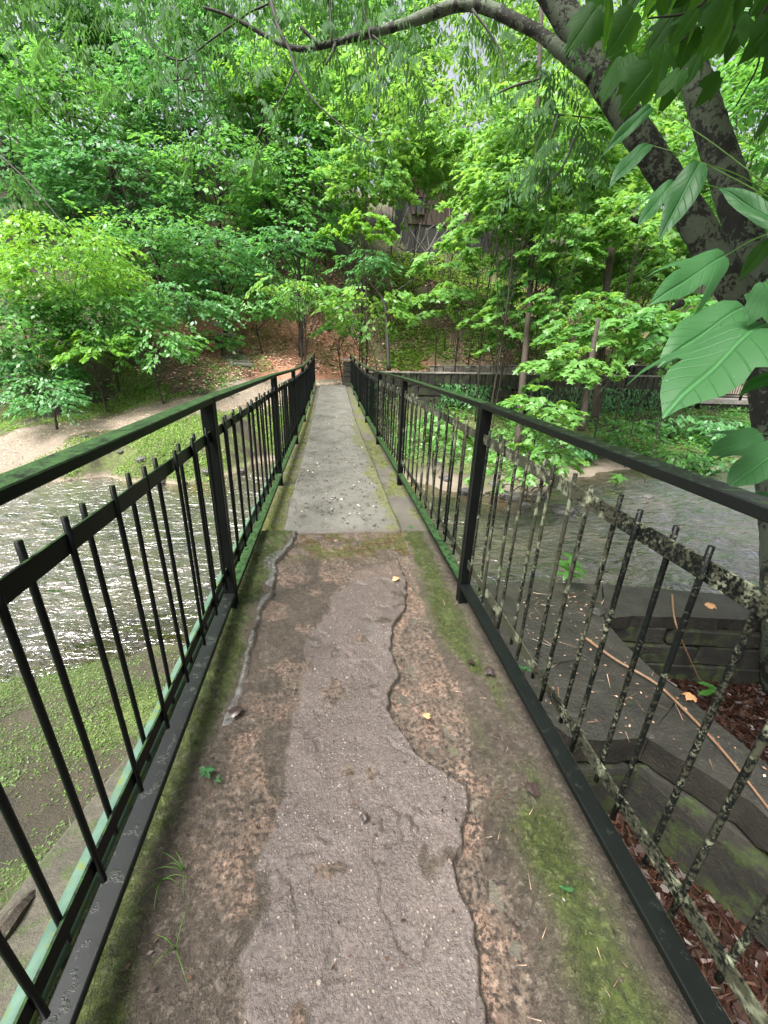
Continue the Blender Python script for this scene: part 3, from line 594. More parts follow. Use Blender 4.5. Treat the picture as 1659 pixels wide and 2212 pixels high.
for k_, t in enumerate(TREES): bush(*t, group='trees packed together on the hillside across the stream', dens=5.2 if k_ < 8 else 4.0, tr=.12)
B2 = [
 (110, 560, 15.5, 165, 105, 'leaf_yellow', 11, 'large yellow-green bush at the left edge'),
 (40, 690, 15, 110, 85, 'leaf_mid', 11, 'mid-green bush under the yellow-green one, left edge'),
 (60, 790, 14.4, 105, 55, 'leaf_deep', 11, 'dark bush low over the water at the left edge'),
 (220, 670, 15.5, 120, 75, 'leaf_mid', 11, 'green bush with drooping layers between the yellow bush and bank'),
 (330, 735, 14.8, 95, 42, 'leaf_mid', 12, 'low bush with yellow tips hanging over the shaded undercut bank'),
 (200, 745, 14.2, 75, 38, 'leaf_yellow', 12, 'small bright bush hanging over the bank beside the bluish one'),
 (95, 845, 12.6, 55, 50, 'leaf_blue', 9, 'small bluish bush leaning over the sandy path'),
 (400, 650, 17.5, 90, 50, 'leaf_blue', 10, 'blue-green bush above the slope steps'),
 (560, 655, 19.5, 80, 40, 'leaf_mid', 9, 'low blue-green bush topping the red clay bank'),
 (650, 640, 18.2, 55, 34, 'leaf_mid', 9, 'small dark bush hanging above the end of the bridge'),
 (470, 730, 19, 60, 18, 'leaf_mid', 9, 'low green bush beside the slope steps'),
]
for t in B2: bush(*t, cat='bush', name='bush', group='bushes along the far bank', dens=4.6, tr=.04, updir=.0, droop=.38)

# right-hand woodland
B3 = [
 (1020, 90, 30, 170, 150, 'leaf_maple', 13, 'light green maple behind the sky gap near the top', T_OVAL, 1.2),
 (1250, 130, 28, 170, 170, 'leaf_maple', 13, 'light green maple on the ridge behind the leaning trunk', T_OVAL, 1.8),
 (1500, 150, 26, 190, 200, 'leaf_mid', 13, 'green ridge tree behind the upper right leaves', T_OVAL, 2.2),
 (850, 250, 23, 100, 150, 'leaf_maple', 13, 'yellow-green maple right of the hanging branch foliage', T_OVAL, 1.9),
 (1000, 290, 22, 140, 105, 'leaf_maple', 13, 'bright maple crown above the cabin roof', T_OVAL, 2.3),
 (1200, 330, 17, 160, 150, 'leaf_maple', 15, 'bright maple crown between the cabin and the leaning trunk', T_MAPLE, 2.4),
 (1080, 470, 16, 95, 95, 'leaf_maple', 15, 'maple with drooping shiny leaves right of the cabin window', T_MAPLE, 1.9),
 (1500, 420, 18, 140, 120, 'leaf_maple', 14, 'maple crown seen between the two leaning trunks', T_MAPLE, 1.9),
 (1640, 300, 14, 110, 260, 'leaf_mid', 15, 'green tree at the right edge behind the fork', T_OVAL, 2.0),
 (1330, 540, 17, 130, 95, 'leaf_maple', 14, 'green maple left of the fork, over the slope', T_MAPLE, 2.3),
 (1210, 520, 14, 100, 60, 'leaf_maple', 16, 'maple with pale glossy leaves around the thin trunk', T_MAPLE, 1.6),
 (780, 480, 19, 80, 40, 'leaf_yellow', 13, 'yellow-green sapling crown left of the cabin', T_MAPLE, .9),
 (800, 350, 21, 90, 80, 'leaf_maple', 13, 'yellow-green maple left above the cabin window', T_MAPLE, 1.3),
 (1310, 690, 12, 150, 62, 'leaf_maple', 17, 'maple boughs reaching left below the fork', T_MAPLE, 1.5),
 (1500, 690, 10.5, 110, 70, 'leaf_mid', 17, 'dark maple boughs beside the foot of the leaning tree', T_MAPLE, 1.6),
 (1250, 780, 9.5, 105, 42, 'leaf_maple', 17, 'maple bough hanging in front of the stone wall', T_MAPLE, 1.7),
 (1180, 880, 8.6, 75, 48, 'leaf_maple', 17, 'maple bough hanging just behind the right railing', T_MAPLE, 1.9),
 (1150, 985, 8.2, 110, 46, 'leaf_maple', 16, 'low maple bough behind the railing above the rocks', T_MAPLE, 1.2),
 (960, 900, 9.0, 70, 62, 'leaf_maple', 18, 'bright sapling seen through the second right railing panel', T_MAPLE, .9),
 (790, 655, 16.8, 105, 52, 'leaf_maple', 13, 'low layered sapling over the right end of the bridge', T_OVAL, 1.7),
 (640, 610, 16.2, 85, 24, 'leaf_maple', 12, 'long flat bough reaching left above the end of the bridge', T_OVAL, 1.6),
 (742, 700, 18.0, 40, 30, 'leaf_mid', 10, 'small green bush beside the stone pillar', T_OVAL, 1.8),
 (1000, 640, 17.5, 105, 45, 'leaf_maple', 14, 'maple bough in front of the slope below the cabin', T_MAPLE, 1.2),
 (700, 300, 25, 90, 90, 'leaf_mid', 13, 'mid-green tree filling the gap right of the dark hillside', T_OVAL, 2.2),
 (905, 330, 24, 70, 55, 'leaf_maple', 13, 'small maple crown hiding the left roof of the cabin', T_OVAL, 1.7),
 (1060, 340, 20, 90, 75, 'leaf_maple', 14, 'maple crown hiding the right roof of the cabin', T_MAPLE, 2.0),
 (1160, 590, 15, 90, 60, 'leaf_mid', 15, 'maple boughs crossing the thin trunk above the slope', T_MAPLE, 1.2),
 (1240, 660, 13, 90, 50, 'leaf_maple', 16, 'light maple bough above the brown slanting trunk', T_MAPLE, 1.3),
 (790, 570, 18, 70, 40, 'leaf_deep', 12, 'dark conifer-like bough left below the cabin', T_SLIM, 2.2),
 (1420, 560, 15, 80, 80, 'leaf_maple', 15, 'maple boughs just left of the leaning trunk', T_MAPLE, 1.4),
 (1330, 330, 19, 110, 120, 'leaf_maple', 14, 'sunny maple crown left of the upper leaning trunk', T_MAPLE, 2.0),
 (960, 560, 19, 75, 40, 'leaf_maple', 14, 'light maple bough just below the cabin window', T_MAPLE, 1.1),
 (1095, 690, 15, 75, 60, 'leaf_maple', 15, 'hanging maple bough left of the thin straight trunk', T_MAPLE, 1.3),
 (1120, 400, 14, 80, 60, 'leaf_maple', 16, 'bright maple bough crossing the thin trunk high up', T_MAPLE, 1.5),
 (1400, 460, 13, 85, 70, 'leaf_maple', 16, 'bright maple bough touching the left side of the leaning trunk', T_MAPLE, 1.4),
 (1420, 760, 12, 90, 30, 'leaf_maple', 15, 'flat maple bough above the coping of the stone wall', T_MAPLE, 1.2),
 (700, 180, 27, 110, 90, 'leaf_maple', 13, 'pale backlit tree beneath the middle of the long branch', T_OVAL, 2.0),
 (1350, 925, 13.5, 75, 34, 'leaf_mid', 11, 'low shrub under the ivy wall on the right bank', T_OVAL, 1.5),
 (1465, 905, 14.5, 60, 36, 'leaf_deep', 11, 'dark shrub against the foot of the stone wall', T_OVAL, 1.6),
 (1570, 930, 13.5, 80, 45, 'leaf_blue', 12, 'pale green shrub below the road bridge', T_OVAL, 1.6),
 (1480, 985, 11.8, 95, 30, 'leaf_mid', 11, 'trailing shrub at the right waterline', T_OVAL, 1.4),
 (1600, 1010, 11.2, 80, 30, 'leaf_deep', 11, 'dark low shrub over the head of the rapids', T_OVAL, 1.4),
 (1230, 955, 12.5, 60, 32, 'leaf_deep', 11, 'dark shrub behind the slanting trunk', T_OVAL, 1.4),
]
for (u, v, y, ru, rv, mt, lp, lb, T, dn) in B3:
    bush(u, v, y, ru, rv, mt, lp, lb, T=T, dens=dn*2.1, trunk=True, tr=.034 if y > 12 else .016, cat='tree', name='maple_tree' if T is T_MAPLE else 'broadleaf_tree', group='trees of the right hand woodland', updir=-.05, droop=.35)

# slender trunks
def unstretch(pts):
    """a round limb far off axis draws wider than it is: widths measured in the picture are brought back to true ones"""
    out = []
    for i, p in enumerate(pts):
        a, b_ = pts[max(i-1, 0)], pts[min(i+1, len(pts)-1)]; t = np.array([b_[0]-a[0], b_[1]-a[1]], float); t /= np.linalg.norm(t)+1e-9
        q = np.array([p[0]-829.5, p[1]-1106]); rr = np.linalg.norm(q)/FPX; c = 1/math.sqrt(1+rr*rr); q = q/(np.linalg.norm(q)+1e-9); s2 = 1-(t@q)**2
        out.append((p[0], p[1], p[2], p[3]*(1-(1-c)*s2)))
    return out
def trunk(name, label, pts, n=9, mat='bark_plain', cat='tree', parent=None, pname='trunk'):
    P = smooth_path([(*atd(u, v, d), r) for u, v, d, r in pts], 6)
    b = MB().tube(P[:, :3], P[:, 3], n, .06)
    if parent is None:
        parent = empty(name, tuple(P[0, :3]), label, cat)
    b.obj(pname, M[mat], parent, True); return parent
t1 = trunk('slender_tree', 'slender dark trunk standing between the cabin slope and stone wall', [(1118, 960, 13, .11), (1128, 830, 13, .105), (1140, 700, 13, .09), (1150, 520, 13, .085), (1158, 330, 12.6, .075), (1166, 110, 12, .065), (1172, -60, 12, .07)])
for pts in ([(1166, 170, 12.1, .04), (1100, 190, 12, .03), (1040, 222, 12, .012)], [(1158, 245, 12.4, .03), (1230, 250, 12.3, .02), (1300, 258, 12.3, .01)], [(1150, 520, 13, .03), (1090, 560, 13, .02), (1010, 600, 13, .01)], [(1144, 640, 13, .03), (1230, 590, 13, .02), (1300, 575, 13, .01)]):
    trunk('', '', pts, 6, parent=t1, pname='limb', mat='bark_dark')
trunk('broken_trunk', 'short broken brown trunk among the leaves left of the fork', [(1285, 900, 13, .12), (1308, 640, 13, .11), (1318, 560, 13, .115), (1326, 500, 13, .10), (1330, 486, 13, .05)])
t2 = trunk('thin_sapling', 'thin dark forked sapling stem by the right end of the bridge', [(840, 800, 15.5, .075), (836, 720, 15.5, .065), (830, 655, 15.5, .055), (800, 610, 15.6, .02)], 6, 'twig')
trunk('', '', [(830, 660, 15.5, .035), (855, 630, 15.5, .025), (900, 600, 15.5, .012)], 6, 'twig', parent=t2, pname='limb')
trunk('slanting_tree', 'brown vine-wrapped trunk in front of the right stone wall', [(1255, 930, 10.5, .09), (1268, 850, 10.5, .08), (1280, 760, 10.5, .07), (1292, 690, 10.5, .055)], 8)
trunk('cabin_side_tree', 'reddish brown trunk standing in front of the cabin wall', [(990, 600, 26, .22), (1000, 500, 26, .2), (1004, 400, 26, .15), (1010, 330, 26, .08)], 8)
for q, (ua, ub, w) in enumerate(((770, 748, 'leftmost'), (800, 785, 'middle'), (818, 815, 'rightmost'))):
    trunk('bare_stem', w+' of the thin bare stems behind the right end rail', [(ua+14, 800, 15.2, .02), (ua+6, 760, 15.2, .017), (ub, 700, 15.3, .01)], 5, 'twig', cat='stem')

# ------------------------------------------------------------------ leaning forked tree
lt = empty('leaning_tree', tuple(atd(1712, 1200, 3.7)), 'large lichen-spotted forked tree leaning left over the footbridge', 'tree')
def limb(pts, name='limb', mat='bark', n=16, wob=.035, mid=10):
    P = smooth_path([(*atd(u, v, d), w*(1.35 if name == 'twig' else 1)*d/FPX/2) for u, v, d, w in unstretch(pts)], mid); MB().tube(P[:, :3], P[:, 3], n, wob).obj(name, M[mat], lt, True); return P
limb([(1735, 1500, 4.1, 190), (1712, 1200, 3.8, 150), (1690, 1000, 3.6, 128), (1668, 850, 3.5, 112), (1638, 715, 3.42, 98), (1565, 590, 3.35, 90), (1483, 450, 3.3, 83), (1408, 335, 3.25, 78), (1298, 165, 3.2, 74), (1196, -10, 3.15, 70), (1090, -190, 3.1, 64)], 'trunk', n=20)
limb([(1650, 780, 3.5, 80), (1650, 680, 3.52, 96), (1628, 580, 3.6, 90), (1592, 450, 3.65, 88), (1554, 330, 3.75, 84), (1505, 180, 3.8, 76), (1462, 50, 3.9, 70), (1430, -80, 3.95, 60)], 'fork_limb', n=18)
br = limb([(1275, 165, 3.2, 40), (1205, 105, 3.2, 38), (1165, 72, 3.22, 36), (1110, 44, 3.25, 37), (1045, 14, 3.3, 38), (985, 12, 3.35, 34), (925, 32, 3.4, 33), (870, 52, 3.45, 26), (800, 72, 3.5, 25), (740, 88, 3.5, 19), (655, 106, 3.55, 17), (600, 90, 3.6, 13), (540, 58, 3.6, 10), (490, 32, 3.6, 8), (440, 16, 3.6, 7)], 'branch', n=12, wob=.06)
limb([(650, 60, 3.5, 9), (690, 95, 3.5, 11), (705, 92, 3.5, 13)], 'stub', n=7)
limb([(725, 92, 3.5, 9), (718, 115, 3.5, 7), (704, 140, 3.5, 5)], 'stub', n=7)
TW_ = [[(575, -40, 3.5, 6), (600, 55, 3.5, 7), (625, 106, 3.45, 5), (638, 148, 3.4, 4.5), (678, 217, 3.4, 3.5), (742, 275, 3.4, 2.5), (784, 304, 3.4, 2), (830, 306, 3.4, 1.4)],
 [(638, 148, 3.4, 3), (609, 212, 3.4, 2.5), (578, 254, 3.4, 2), (541, 328, 3.4, 1.4)], [(580, 8, 3.6, 5), (540, 26, 3.6, 4.5), (509, 48, 3.6, 4.5), (451, 90, 3.6, 4), (415, 118, 3.6, 3.5), (382, 130, 3.6, 3.2), (329, 100, 3.6, 2.4), (300, 60, 3.6, 1.6)],
 [(382, 130, 3.6, 2.6), (385, 212, 3.6, 2.2), (398, 339, 3.6, 1.3)], [(419, 116, 3.6, 2.4), (440, 164, 3.6, 2), (461, 222, 3.6, 1.3)], [(775, -20, 3.4, 3.6), (795, 58, 3.4, 3), (808, 132, 3.4, 2.4), (821, 196, 3.4, 2), (806, 275, 3.4, 1.4)],
 [(805, 76, 3.4, 3), (853, 122, 3.4, 2.4), (874, 153, 3.4, 2), (880, 201, 3.4, 1.4)], [(0, 335, 3.8, 3), (60, 392, 3.8, 2.6), (110, 450, 3.8, 2), (150, 500, 3.8, 1.4)], [(712, -20, 3.4, 4), (716, 80, 3.4, 4), (715, 95, 3.45, 3)],
 [(1205, 250, 3.2, 5), (1180, 330, 3.2, 3), (1170, 380, 3.2, 2)], [(1240, 300, 3.2, 5), (1215, 360, 3.1, 3), (1160, 430, 3.1, 2)], [(1020, 20, 3.3, 5), (1075, 100, 3.3, 3), (1090, 170, 3.3, 2)]]
for t in TW_: limb(t, 'twig', 'twig', n=5, wob=.03, mid=5)
for t in ([(1385, 480, 3.25, 16), (1362, 472, 3.2, 10)], [(1470, 655, 3.3, 18), (1452, 668, 3.25, 8)]): limb(t, 'knot', 'bark', n=8)
# pendulous compound leaves
def compound(points, per=15, rl=.34, ll=.085):
    pos, yd, nd, sz, ti = [], [], [], [], []
    for p, sc in points:
        a = random.uniform(0, 6.28); h = np.array([math.cos(a), math.sin(a), 0]); tt = random.random(); L = rl*sc*random.uniform(.7, 1.2)
        sd = np.array([-h[1], h[0], 0])
        for k in range(per):
            t = (k//2+1)/(per/2+1); q = p+h*L*.95*math.sin(t*1.3)-np.array([0, 0, L*.55*t*t]); s = -1 if k % 2 else 1
            pos.append(q); yd.append(sd*s*random.uniform(.35, .8)+h*.45*(1-t*.5)+np.array([0, 0, -.85])+np.random.default_rng(k).normal(0, .05, 3)); nd.append(h+sd*s*.6+np.array([0, 0, random.uniform(.1, .8)])); sz.append(ll*sc*random.uniform(.7, 1.25)*(1-.3*abs(t-.5))); ti.append(.6*tt+.4*random.random())
    return [np.array(x) for x in (pos, yd, nd, sz, ti)]
pts = []
def along(t, m):
    P = smooth_path([(*atd(u, v, d), w) for u, v, d, w in t], 6)[:, :3]
    for _ in range(m): pts.append((P[random.randrange(len(P))]+np.array([random.gauss(0, .06), random.gauss(0, .12), random.gauss(0, .04)]), 1.0))
for t in TW_: along(t, 9 if t is not TW_[7] else 3)
for _ in range(620):
    u = random.uniform(-60, 1120); v = random.uniform(-140, 60+260*random.random()**1.5); d = random.uniform(3.2, 5.2)
    if v > 230 and (u < 250 or u > 1000): v -= 160
    if 860 < u < 1010 and v > -60 and random.random() < .6: continue
    pts.append((atd(u, v, d), random.uniform(.75, 1.15)))
for _ in range(46): pts.append((atd(random.gauss(1195, 45), random.gauss(270, 90), random.uniform(2.9, 3.5)), 1.1))
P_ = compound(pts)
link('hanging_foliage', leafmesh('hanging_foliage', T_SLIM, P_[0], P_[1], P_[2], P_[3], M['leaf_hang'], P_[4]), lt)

c_ = np.array([4.6, .8, 5.6]); pos, yd, nd, sz, ti, _s = fan_sprays(c_, np.array([4.4, 4.2, 1.5]), 30000, 1.3, .16)
ok_ = np.array([((p-CAM)@F < .2) or ((p-CAM)@U/max((p-CAM)@F, .01)*FPX > 1180) for p in pos])
link('crown', leafmesh('crown', T_MAPLE, pos[ok_], yd[ok_], nd[ok_], sz[ok_], M['leaf_maple'], ti[ok_]), lt)
# ------------------------------------------------------------------ large foreground leaves
def outline_mesh(name, half, curl=.18, fold=.25, mat=None, grid=9):
    pts = [Vector(p) for p in half]+[Vector((-x, y)) for x, y in half[-2:0:-1]]
    n = len(pts); extra = []
    ys_ = [p.y for p in pts]; xm = max(p.x for p in pts)
    def inside(x, y):
        c = False; j = n-1
        for i in range(n):
            a, b_ = pts[i], pts[j]
            if (a.y > y) != (b_.y > y) and x < (b_.x-a.x)*(y-a.y)/(b_.y-a.y)+a.x: c = not c
            j = i
        return c
    for i in range(grid):
        for j in range(-grid, grid+1):
            x, y = j*xm/grid*1.0, min(ys_)+(i+.5)*(max(ys_)-min(ys_))/grid
            if inside(x, y) and inside(x+.03, y) and inside(x-.03, y): extra.append(Vector((x, y)))
    vs, es, fs, *_ = delaunay_2d_cdt(pts+extra, [], [list(range(n))], 1, 1e-5)
    V = [(v.x, v.y, -curl*v.y*v.y+fold*abs(v.x)-.9*v.x*v.x+.02*math.sin(v.y*9+v.x*7)) for v in vs]
    me = bpy.data.meshes.new(name); me.from_pydata(V, [], [list(f) for f in fs]); me.polygons.foreach_set('use_smooth', np.ones(len(me.polygons), bool)); me.update(); me.materials.append(mat); return me
HALF3 = [(0, 0), (.07, .0), (.17, .05), (.25, .14), (.32, .27), (.42, .40), (.50, .53), (.545, .66), (.46, .60), (.37, .53), (.28, .48), (.225, .50), (.235, .62), (.20, .75), (.13, .87), (.06, .95), (0, 1.02)]
HALF2 = [(0, 0), (.10, .02), (.20, .10), (.27, .24), (.29, .40), (.27, .56), (.20, .74), (.10, .90), (0, 1.02)]
HALFM = [(0, .02), (.12, -.04), (.25, -.03), (.36, .06), (.44, .04), (.43, .18), (.54, .30), (.50, .42), (.53, .58), (.40, .56), (.30, .54), (.24, .66), (.20, .76), (.13, .84), (.05, .93), (0, 1.04)]
def leafset(mat): return [outline_mesh('leaf_three_lobed', HALF3, .16, .22, M[mat]), outline_mesh('leaf_oval', HALF2, .22, .3, M[mat]), outline_mesh('leaf_lobed', HALFM, .2, .2, M[mat])]
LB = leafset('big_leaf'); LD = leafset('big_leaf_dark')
def place_leaf(parent, me, a, b, face=None, wid=1.0, roll=0):
    a, b = np.array(a), np.array(b); L = np.linalg.norm(b-a); y = (b-a)/L
    nref = face if face is not None else nrm(CAM-(a+b)/2)*.55+np.array([0, 0, 1.])
    x = nrm(np.cross(y, nref)); z = np.cross(x, y)
    c, s = math.cos(roll), math.sin(roll); x, z = c*x+s*z, c*z-s*x
    o = bpy.data.objects.new('leaf', me); COL.objects.link(o); o.parent = parent
    Lp = Vector(parent.location); o.matrix_world = Matrix.Identity(4)
    o.matrix_local = Matrix(((x[0]*L*wid, y[0]*L, z[0]*L, a[0]-Lp.x), (x[1]*L*wid, y[1]*L, z[1]*L, a[1]-Lp.y), (x[2]*L*wid, y[2]*L, z[2]*L, a[2]-Lp.z), (0, 0, 0, 1)))
    return o
fb = empty('leafy_branch', tuple(atd(1720, 700, 1.5)), 'leafy branch with big wet lobed leaves reaching in at the right edge', 'branch')
# base px, tip px, base depth, tip depth, mesh, width, roll
BIG = [((1566, 553), (1430, 628), 1.35, 1.25, 0, .62, .5), ((1610, 664), (1448, 745), 1.30, 1.22, 1, .9, .2), ((1650, 700), (1442, 852), 1.15, 1.05, 0, 1.0, -.1), ((1700, 640), (1625, 668), 1.2, 1.15, 1, .9, 0),
 ((1642, 936), (1543, 972), 1.45, 1.4, 0, .8, .35), ((1700, 960), (1583, 1035), 1.35, 1.28, 0, .85, .1), ((1690, 1080), (1630, 1062), 1.4, 1.4, 1, 1, 0), ((1408, 232), (1318, 300), 1.8, 1.75, 1, .5, .4), ((1402, 312), (1322, 372), 1.75, 1.7, 1, .8, 0),
 ((1455, 392), (1386, 470), 1.6, 1.55, 0, .6, .3), ((1512, 352), (1440, 480), 1.5, 1.45, 1, .75, .2), ((1690, 500), (1560, 380), 1.4, 1.5, 1, .5, .5), ((1720, 790), (1600, 830), 1.1, 1.1, 1, .9, -.3), ((1650, 610), (1700, 720), 1.1, 1.1, 2, .8, 0)]
hub = [(1760, 480, 1.5), (1790, 700, 1.4), (1780, 1000, 1.5)]
for (a, b_, da, db, k, w, rl) in BIG:
    A_, B_ = atd(*a, da), atd(*b_, db); o = place_leaf(fb, LB[k], A_, B_, wid=w*(.78 if 540 > a[1] else .92), roll=rl)
    hb = min(hub, key=lambda q: abs(q[1]-a[1])); hp = atd(hb[0], hb[1], hb[2])
    P = smooth_path([hp, hp*.35+A_*.65+np.array([0, 0, .02]), A_], 6); MB().tube(P, np.linspace(.0028, .0014, len(P)), 6).obj('stalk', M['leaf_cover'] if k else M['leaf_maple'], fb, True)
P = smooth_path([(*atd(1770, 1100, 1.6), .007), (*atd(1790, 700, 1.4), .008), (*atd(1760, 480, 1.5), .007), (*atd(1700, 180, 1.7), .005)], 8); MB().tube(P[:, :3], P[:, 3], 7).obj('twig', M['twig'], fb, True)
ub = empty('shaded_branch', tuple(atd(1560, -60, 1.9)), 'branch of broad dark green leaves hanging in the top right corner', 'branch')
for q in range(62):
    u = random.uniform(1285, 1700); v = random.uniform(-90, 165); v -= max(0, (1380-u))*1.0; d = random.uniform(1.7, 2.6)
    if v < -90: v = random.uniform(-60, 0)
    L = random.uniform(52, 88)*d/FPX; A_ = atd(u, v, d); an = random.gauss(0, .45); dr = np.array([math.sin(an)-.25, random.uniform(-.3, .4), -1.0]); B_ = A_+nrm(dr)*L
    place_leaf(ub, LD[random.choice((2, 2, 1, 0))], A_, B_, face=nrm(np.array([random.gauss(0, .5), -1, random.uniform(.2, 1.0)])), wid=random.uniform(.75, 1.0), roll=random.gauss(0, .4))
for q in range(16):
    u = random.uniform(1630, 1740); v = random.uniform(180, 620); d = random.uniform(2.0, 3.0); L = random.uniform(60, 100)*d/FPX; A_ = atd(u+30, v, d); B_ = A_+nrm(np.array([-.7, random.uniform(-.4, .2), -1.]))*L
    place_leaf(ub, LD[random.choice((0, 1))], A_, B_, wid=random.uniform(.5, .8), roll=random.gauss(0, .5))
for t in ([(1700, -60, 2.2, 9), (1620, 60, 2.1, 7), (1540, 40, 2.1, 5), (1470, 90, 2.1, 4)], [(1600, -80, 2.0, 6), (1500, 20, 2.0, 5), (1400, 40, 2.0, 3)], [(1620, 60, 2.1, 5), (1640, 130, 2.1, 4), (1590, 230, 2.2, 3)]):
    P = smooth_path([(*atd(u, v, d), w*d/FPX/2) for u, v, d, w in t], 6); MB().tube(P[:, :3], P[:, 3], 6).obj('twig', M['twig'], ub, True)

# ------------------------------------------------------------------ concrete ledge below the right rail
def flat_slab(name, poly, z, th, mat, parent, rough=.012, step=.05, seed=0):
    P = [Vector(atz(u, v, z)[:2]) for u, v in poly]
    Q = []
    for a, b_ in zip(P, P[1:]+P[:1]):
        m = max(1, int((b_-a).length/step)); 
        for k in range(m):
            t = k/m; q = a.lerp(b_, t)
            if 0 < k: q = q+Vector((random.gauss(0, .003), random.gauss(0, .003)))
            Q.append(q)
    n = len(Q); lo = (min(q.x for q in Q), min(q.y for q in Q)); hi = (max(q.x for q in Q), max(q.y for q in Q)); ex = []
    def ins(x, y):
        c = False; j = n-1
        for i in range(n):
            a, b_ = Q[i], Q[j]
            if (a.y > y) != (b_.y > y) and x < (b_.x-a.x)*(y-a.y)/(b_.y-a.y)+a.x: c = not c
            j = i
        return c
    x = lo[0]
    while x < hi[0]:
        y = lo[1]
        while y < hi[1]:
            if ins(x, y): ex.append(Vector((x+random.uniform(-.01, .01), y+random.uniform(-.01, .01))))
            y += step
        x += step
    vs, es, fs, *_ = delaunay_2d_cdt(Q+ex, [], [list(range(n))], 1, 1e-4)
    xs_ = np.array([v.x for v in vs]); ys_ = np.array([v.y for v in vs]); zt = z+(fbm(xs_*4, ys_*4, 4, seed)-.5)*rough*2
    V = [(a, b_, c) for a, b_, c in zip(xs_, ys_, zt)]; Fs = [list(f) for f in fs]
    # sides: two rings
    ed = {}
    for f in Fs:
        for a, b_ in zip(f, f[1:]+f[:1]): ed[(a, b_)] = ed.get((a, b_), 0)+1
    bd = [(a, b_) for (a, b_) in ed if (b_, a) not in ed]; low = {}
    for a, b_ in bd:
        for q in (a, b_):
            if q not in low: low[q] = len(V); V.append((V[q][0]+random.gauss(0, .003), V[q][1]+random.gauss(0, .003), z-th+random.gauss(0, .01)))
    for a, b_ in bd: Fs.append([b_, a, low[a], low[b_]])
    me = bpy.data.meshes.new(name); me.from_pydata([tuple(map(float, v)) for v in V], [], Fs); me.update(); me.materials.append(M[mat]); return link(name, me, parent)
LZ = -1.0
lg = empty('concrete_ledge', tuple(atz(1250, 1420, LZ)), 'dark wet concrete ledge with an L-shaped arm, right of the footbridge above the stream', 'concrete ledge')
flat_slab('main_slab', [(1050, 1262), (1130, 1255), (1300, 1262), (1305, 1338), (1345, 1385), (1412, 1451), (1475, 1495), (1400, 1596), (1395, 1592), (1300, 1600), (1228, 1592), (1120, 1500)], LZ, .22, 'ledge', lg, seed=5)
flat_slab('diagonal_arm', [(1476, 1496), (1550, 1562), (1659, 1652), (1800, 1775), (1980, 1990), (1800, 1900), (1620, 1730), (1440, 1620), (1402, 1596)], LZ-.004, .22, 'ledge', lg, seed=6)
flat_slab('right_arm', [(1302, 1262), (1400, 1268), (1560, 1284), (1659, 1296), (1900, 1322), (1900, 1362), (1659, 1341), (1500, 1334), (1366, 1331), (1307, 1336)], LZ+.004, .13, 'ledge', lg, seed=8)
def stones(parent, a, b_, z0, z1, h, wlo, whi, depth, mats=('stone',), nn=(0, -1, 0), jit=.012, zf=None):
    a, b_ = np.array(a, float), np.array(b_, float); Lg = np.linalg.norm(b_-a); d = (b_-a)/Lg; nn = np.array(nn, float); z = z0
    ang = math.atan2(d[1], d[0]); rot = np.array([[math.cos(ang), -math.sin(ang), 0], [math.sin(ang), math.cos(ang), 0], [0, 0, 1]]); cnt = 0
    while z < z1-.02:
        hh = min(h*random.uniform(.75, 1.25), z1-z); x = -random.uniform(0, whi)
        while x < Lg:
            w = random.uniform(wlo, whi); x0, x1 = max(x, 0), min(x+w, Lg); x += w
            if x1-x0 < .04: continue
            c = a+d*(x0+x1)/2; zz_ = (zf((x0+x1)/2/Lg) if zf else 0)
            cc = np.array([c[0], c[1], z+hh/2+zz_])+nn*random.uniform(0, .03)
            key = (mats, jit, random.randrange(7))
            if key not in STN: STN[key] = MB().box((0, 0, 0), (1, 1, 1), .09).mesh('stone', M[random.choice(mats)], bevel=.06)
            o = bpy.data.objects.new('stone', STN[key]); COL.objects.link(o); o.parent = parent
            o.location = Vector(cc)-Vector(parent.location); o.rotation_euler = (0, 0, ang); o.scale = (x1-x0-.004, depth, hh-.004); cnt += 1
        z += hh
    return cnt
STN = {}
# masonry under the right arm and under the near edge of the main slab
ra, rb = atz(1340, 1337, LZ), atz(1900, 1366, LZ)
stones(lg, (ra[0], ra[1]+.13, 0), (rb[0], rb[1]+.13, 0), -2.0, LZ-.13, .24, .35, .9, .16)
na, nb = atz(1150, 1530, LZ), atz(1228, 1592, LZ); nc = atz(1398, 1594, LZ); ne = atz(1800, 1900, LZ)
stones(lg, (.95, nb[1]+.08, 0), (nc[0], nc[1]+.08, 0), -2.0, LZ-.22, .9, 1.2, 2.0, .18)
dn = nrm(np.array([(ne-nc)[1], -(ne-nc)[0], 0])); 
if dn[1] > 0: dn = -dn
stones(lg, (nc[0]-dn[0]*.1, nc[1]-dn[1]*.1, 0), (ne[0]-dn[0]*.1, ne[1]-dn[1]*.1, 0), -2.0, LZ-.22, .9, .8, 1.6, .18, nn=dn)

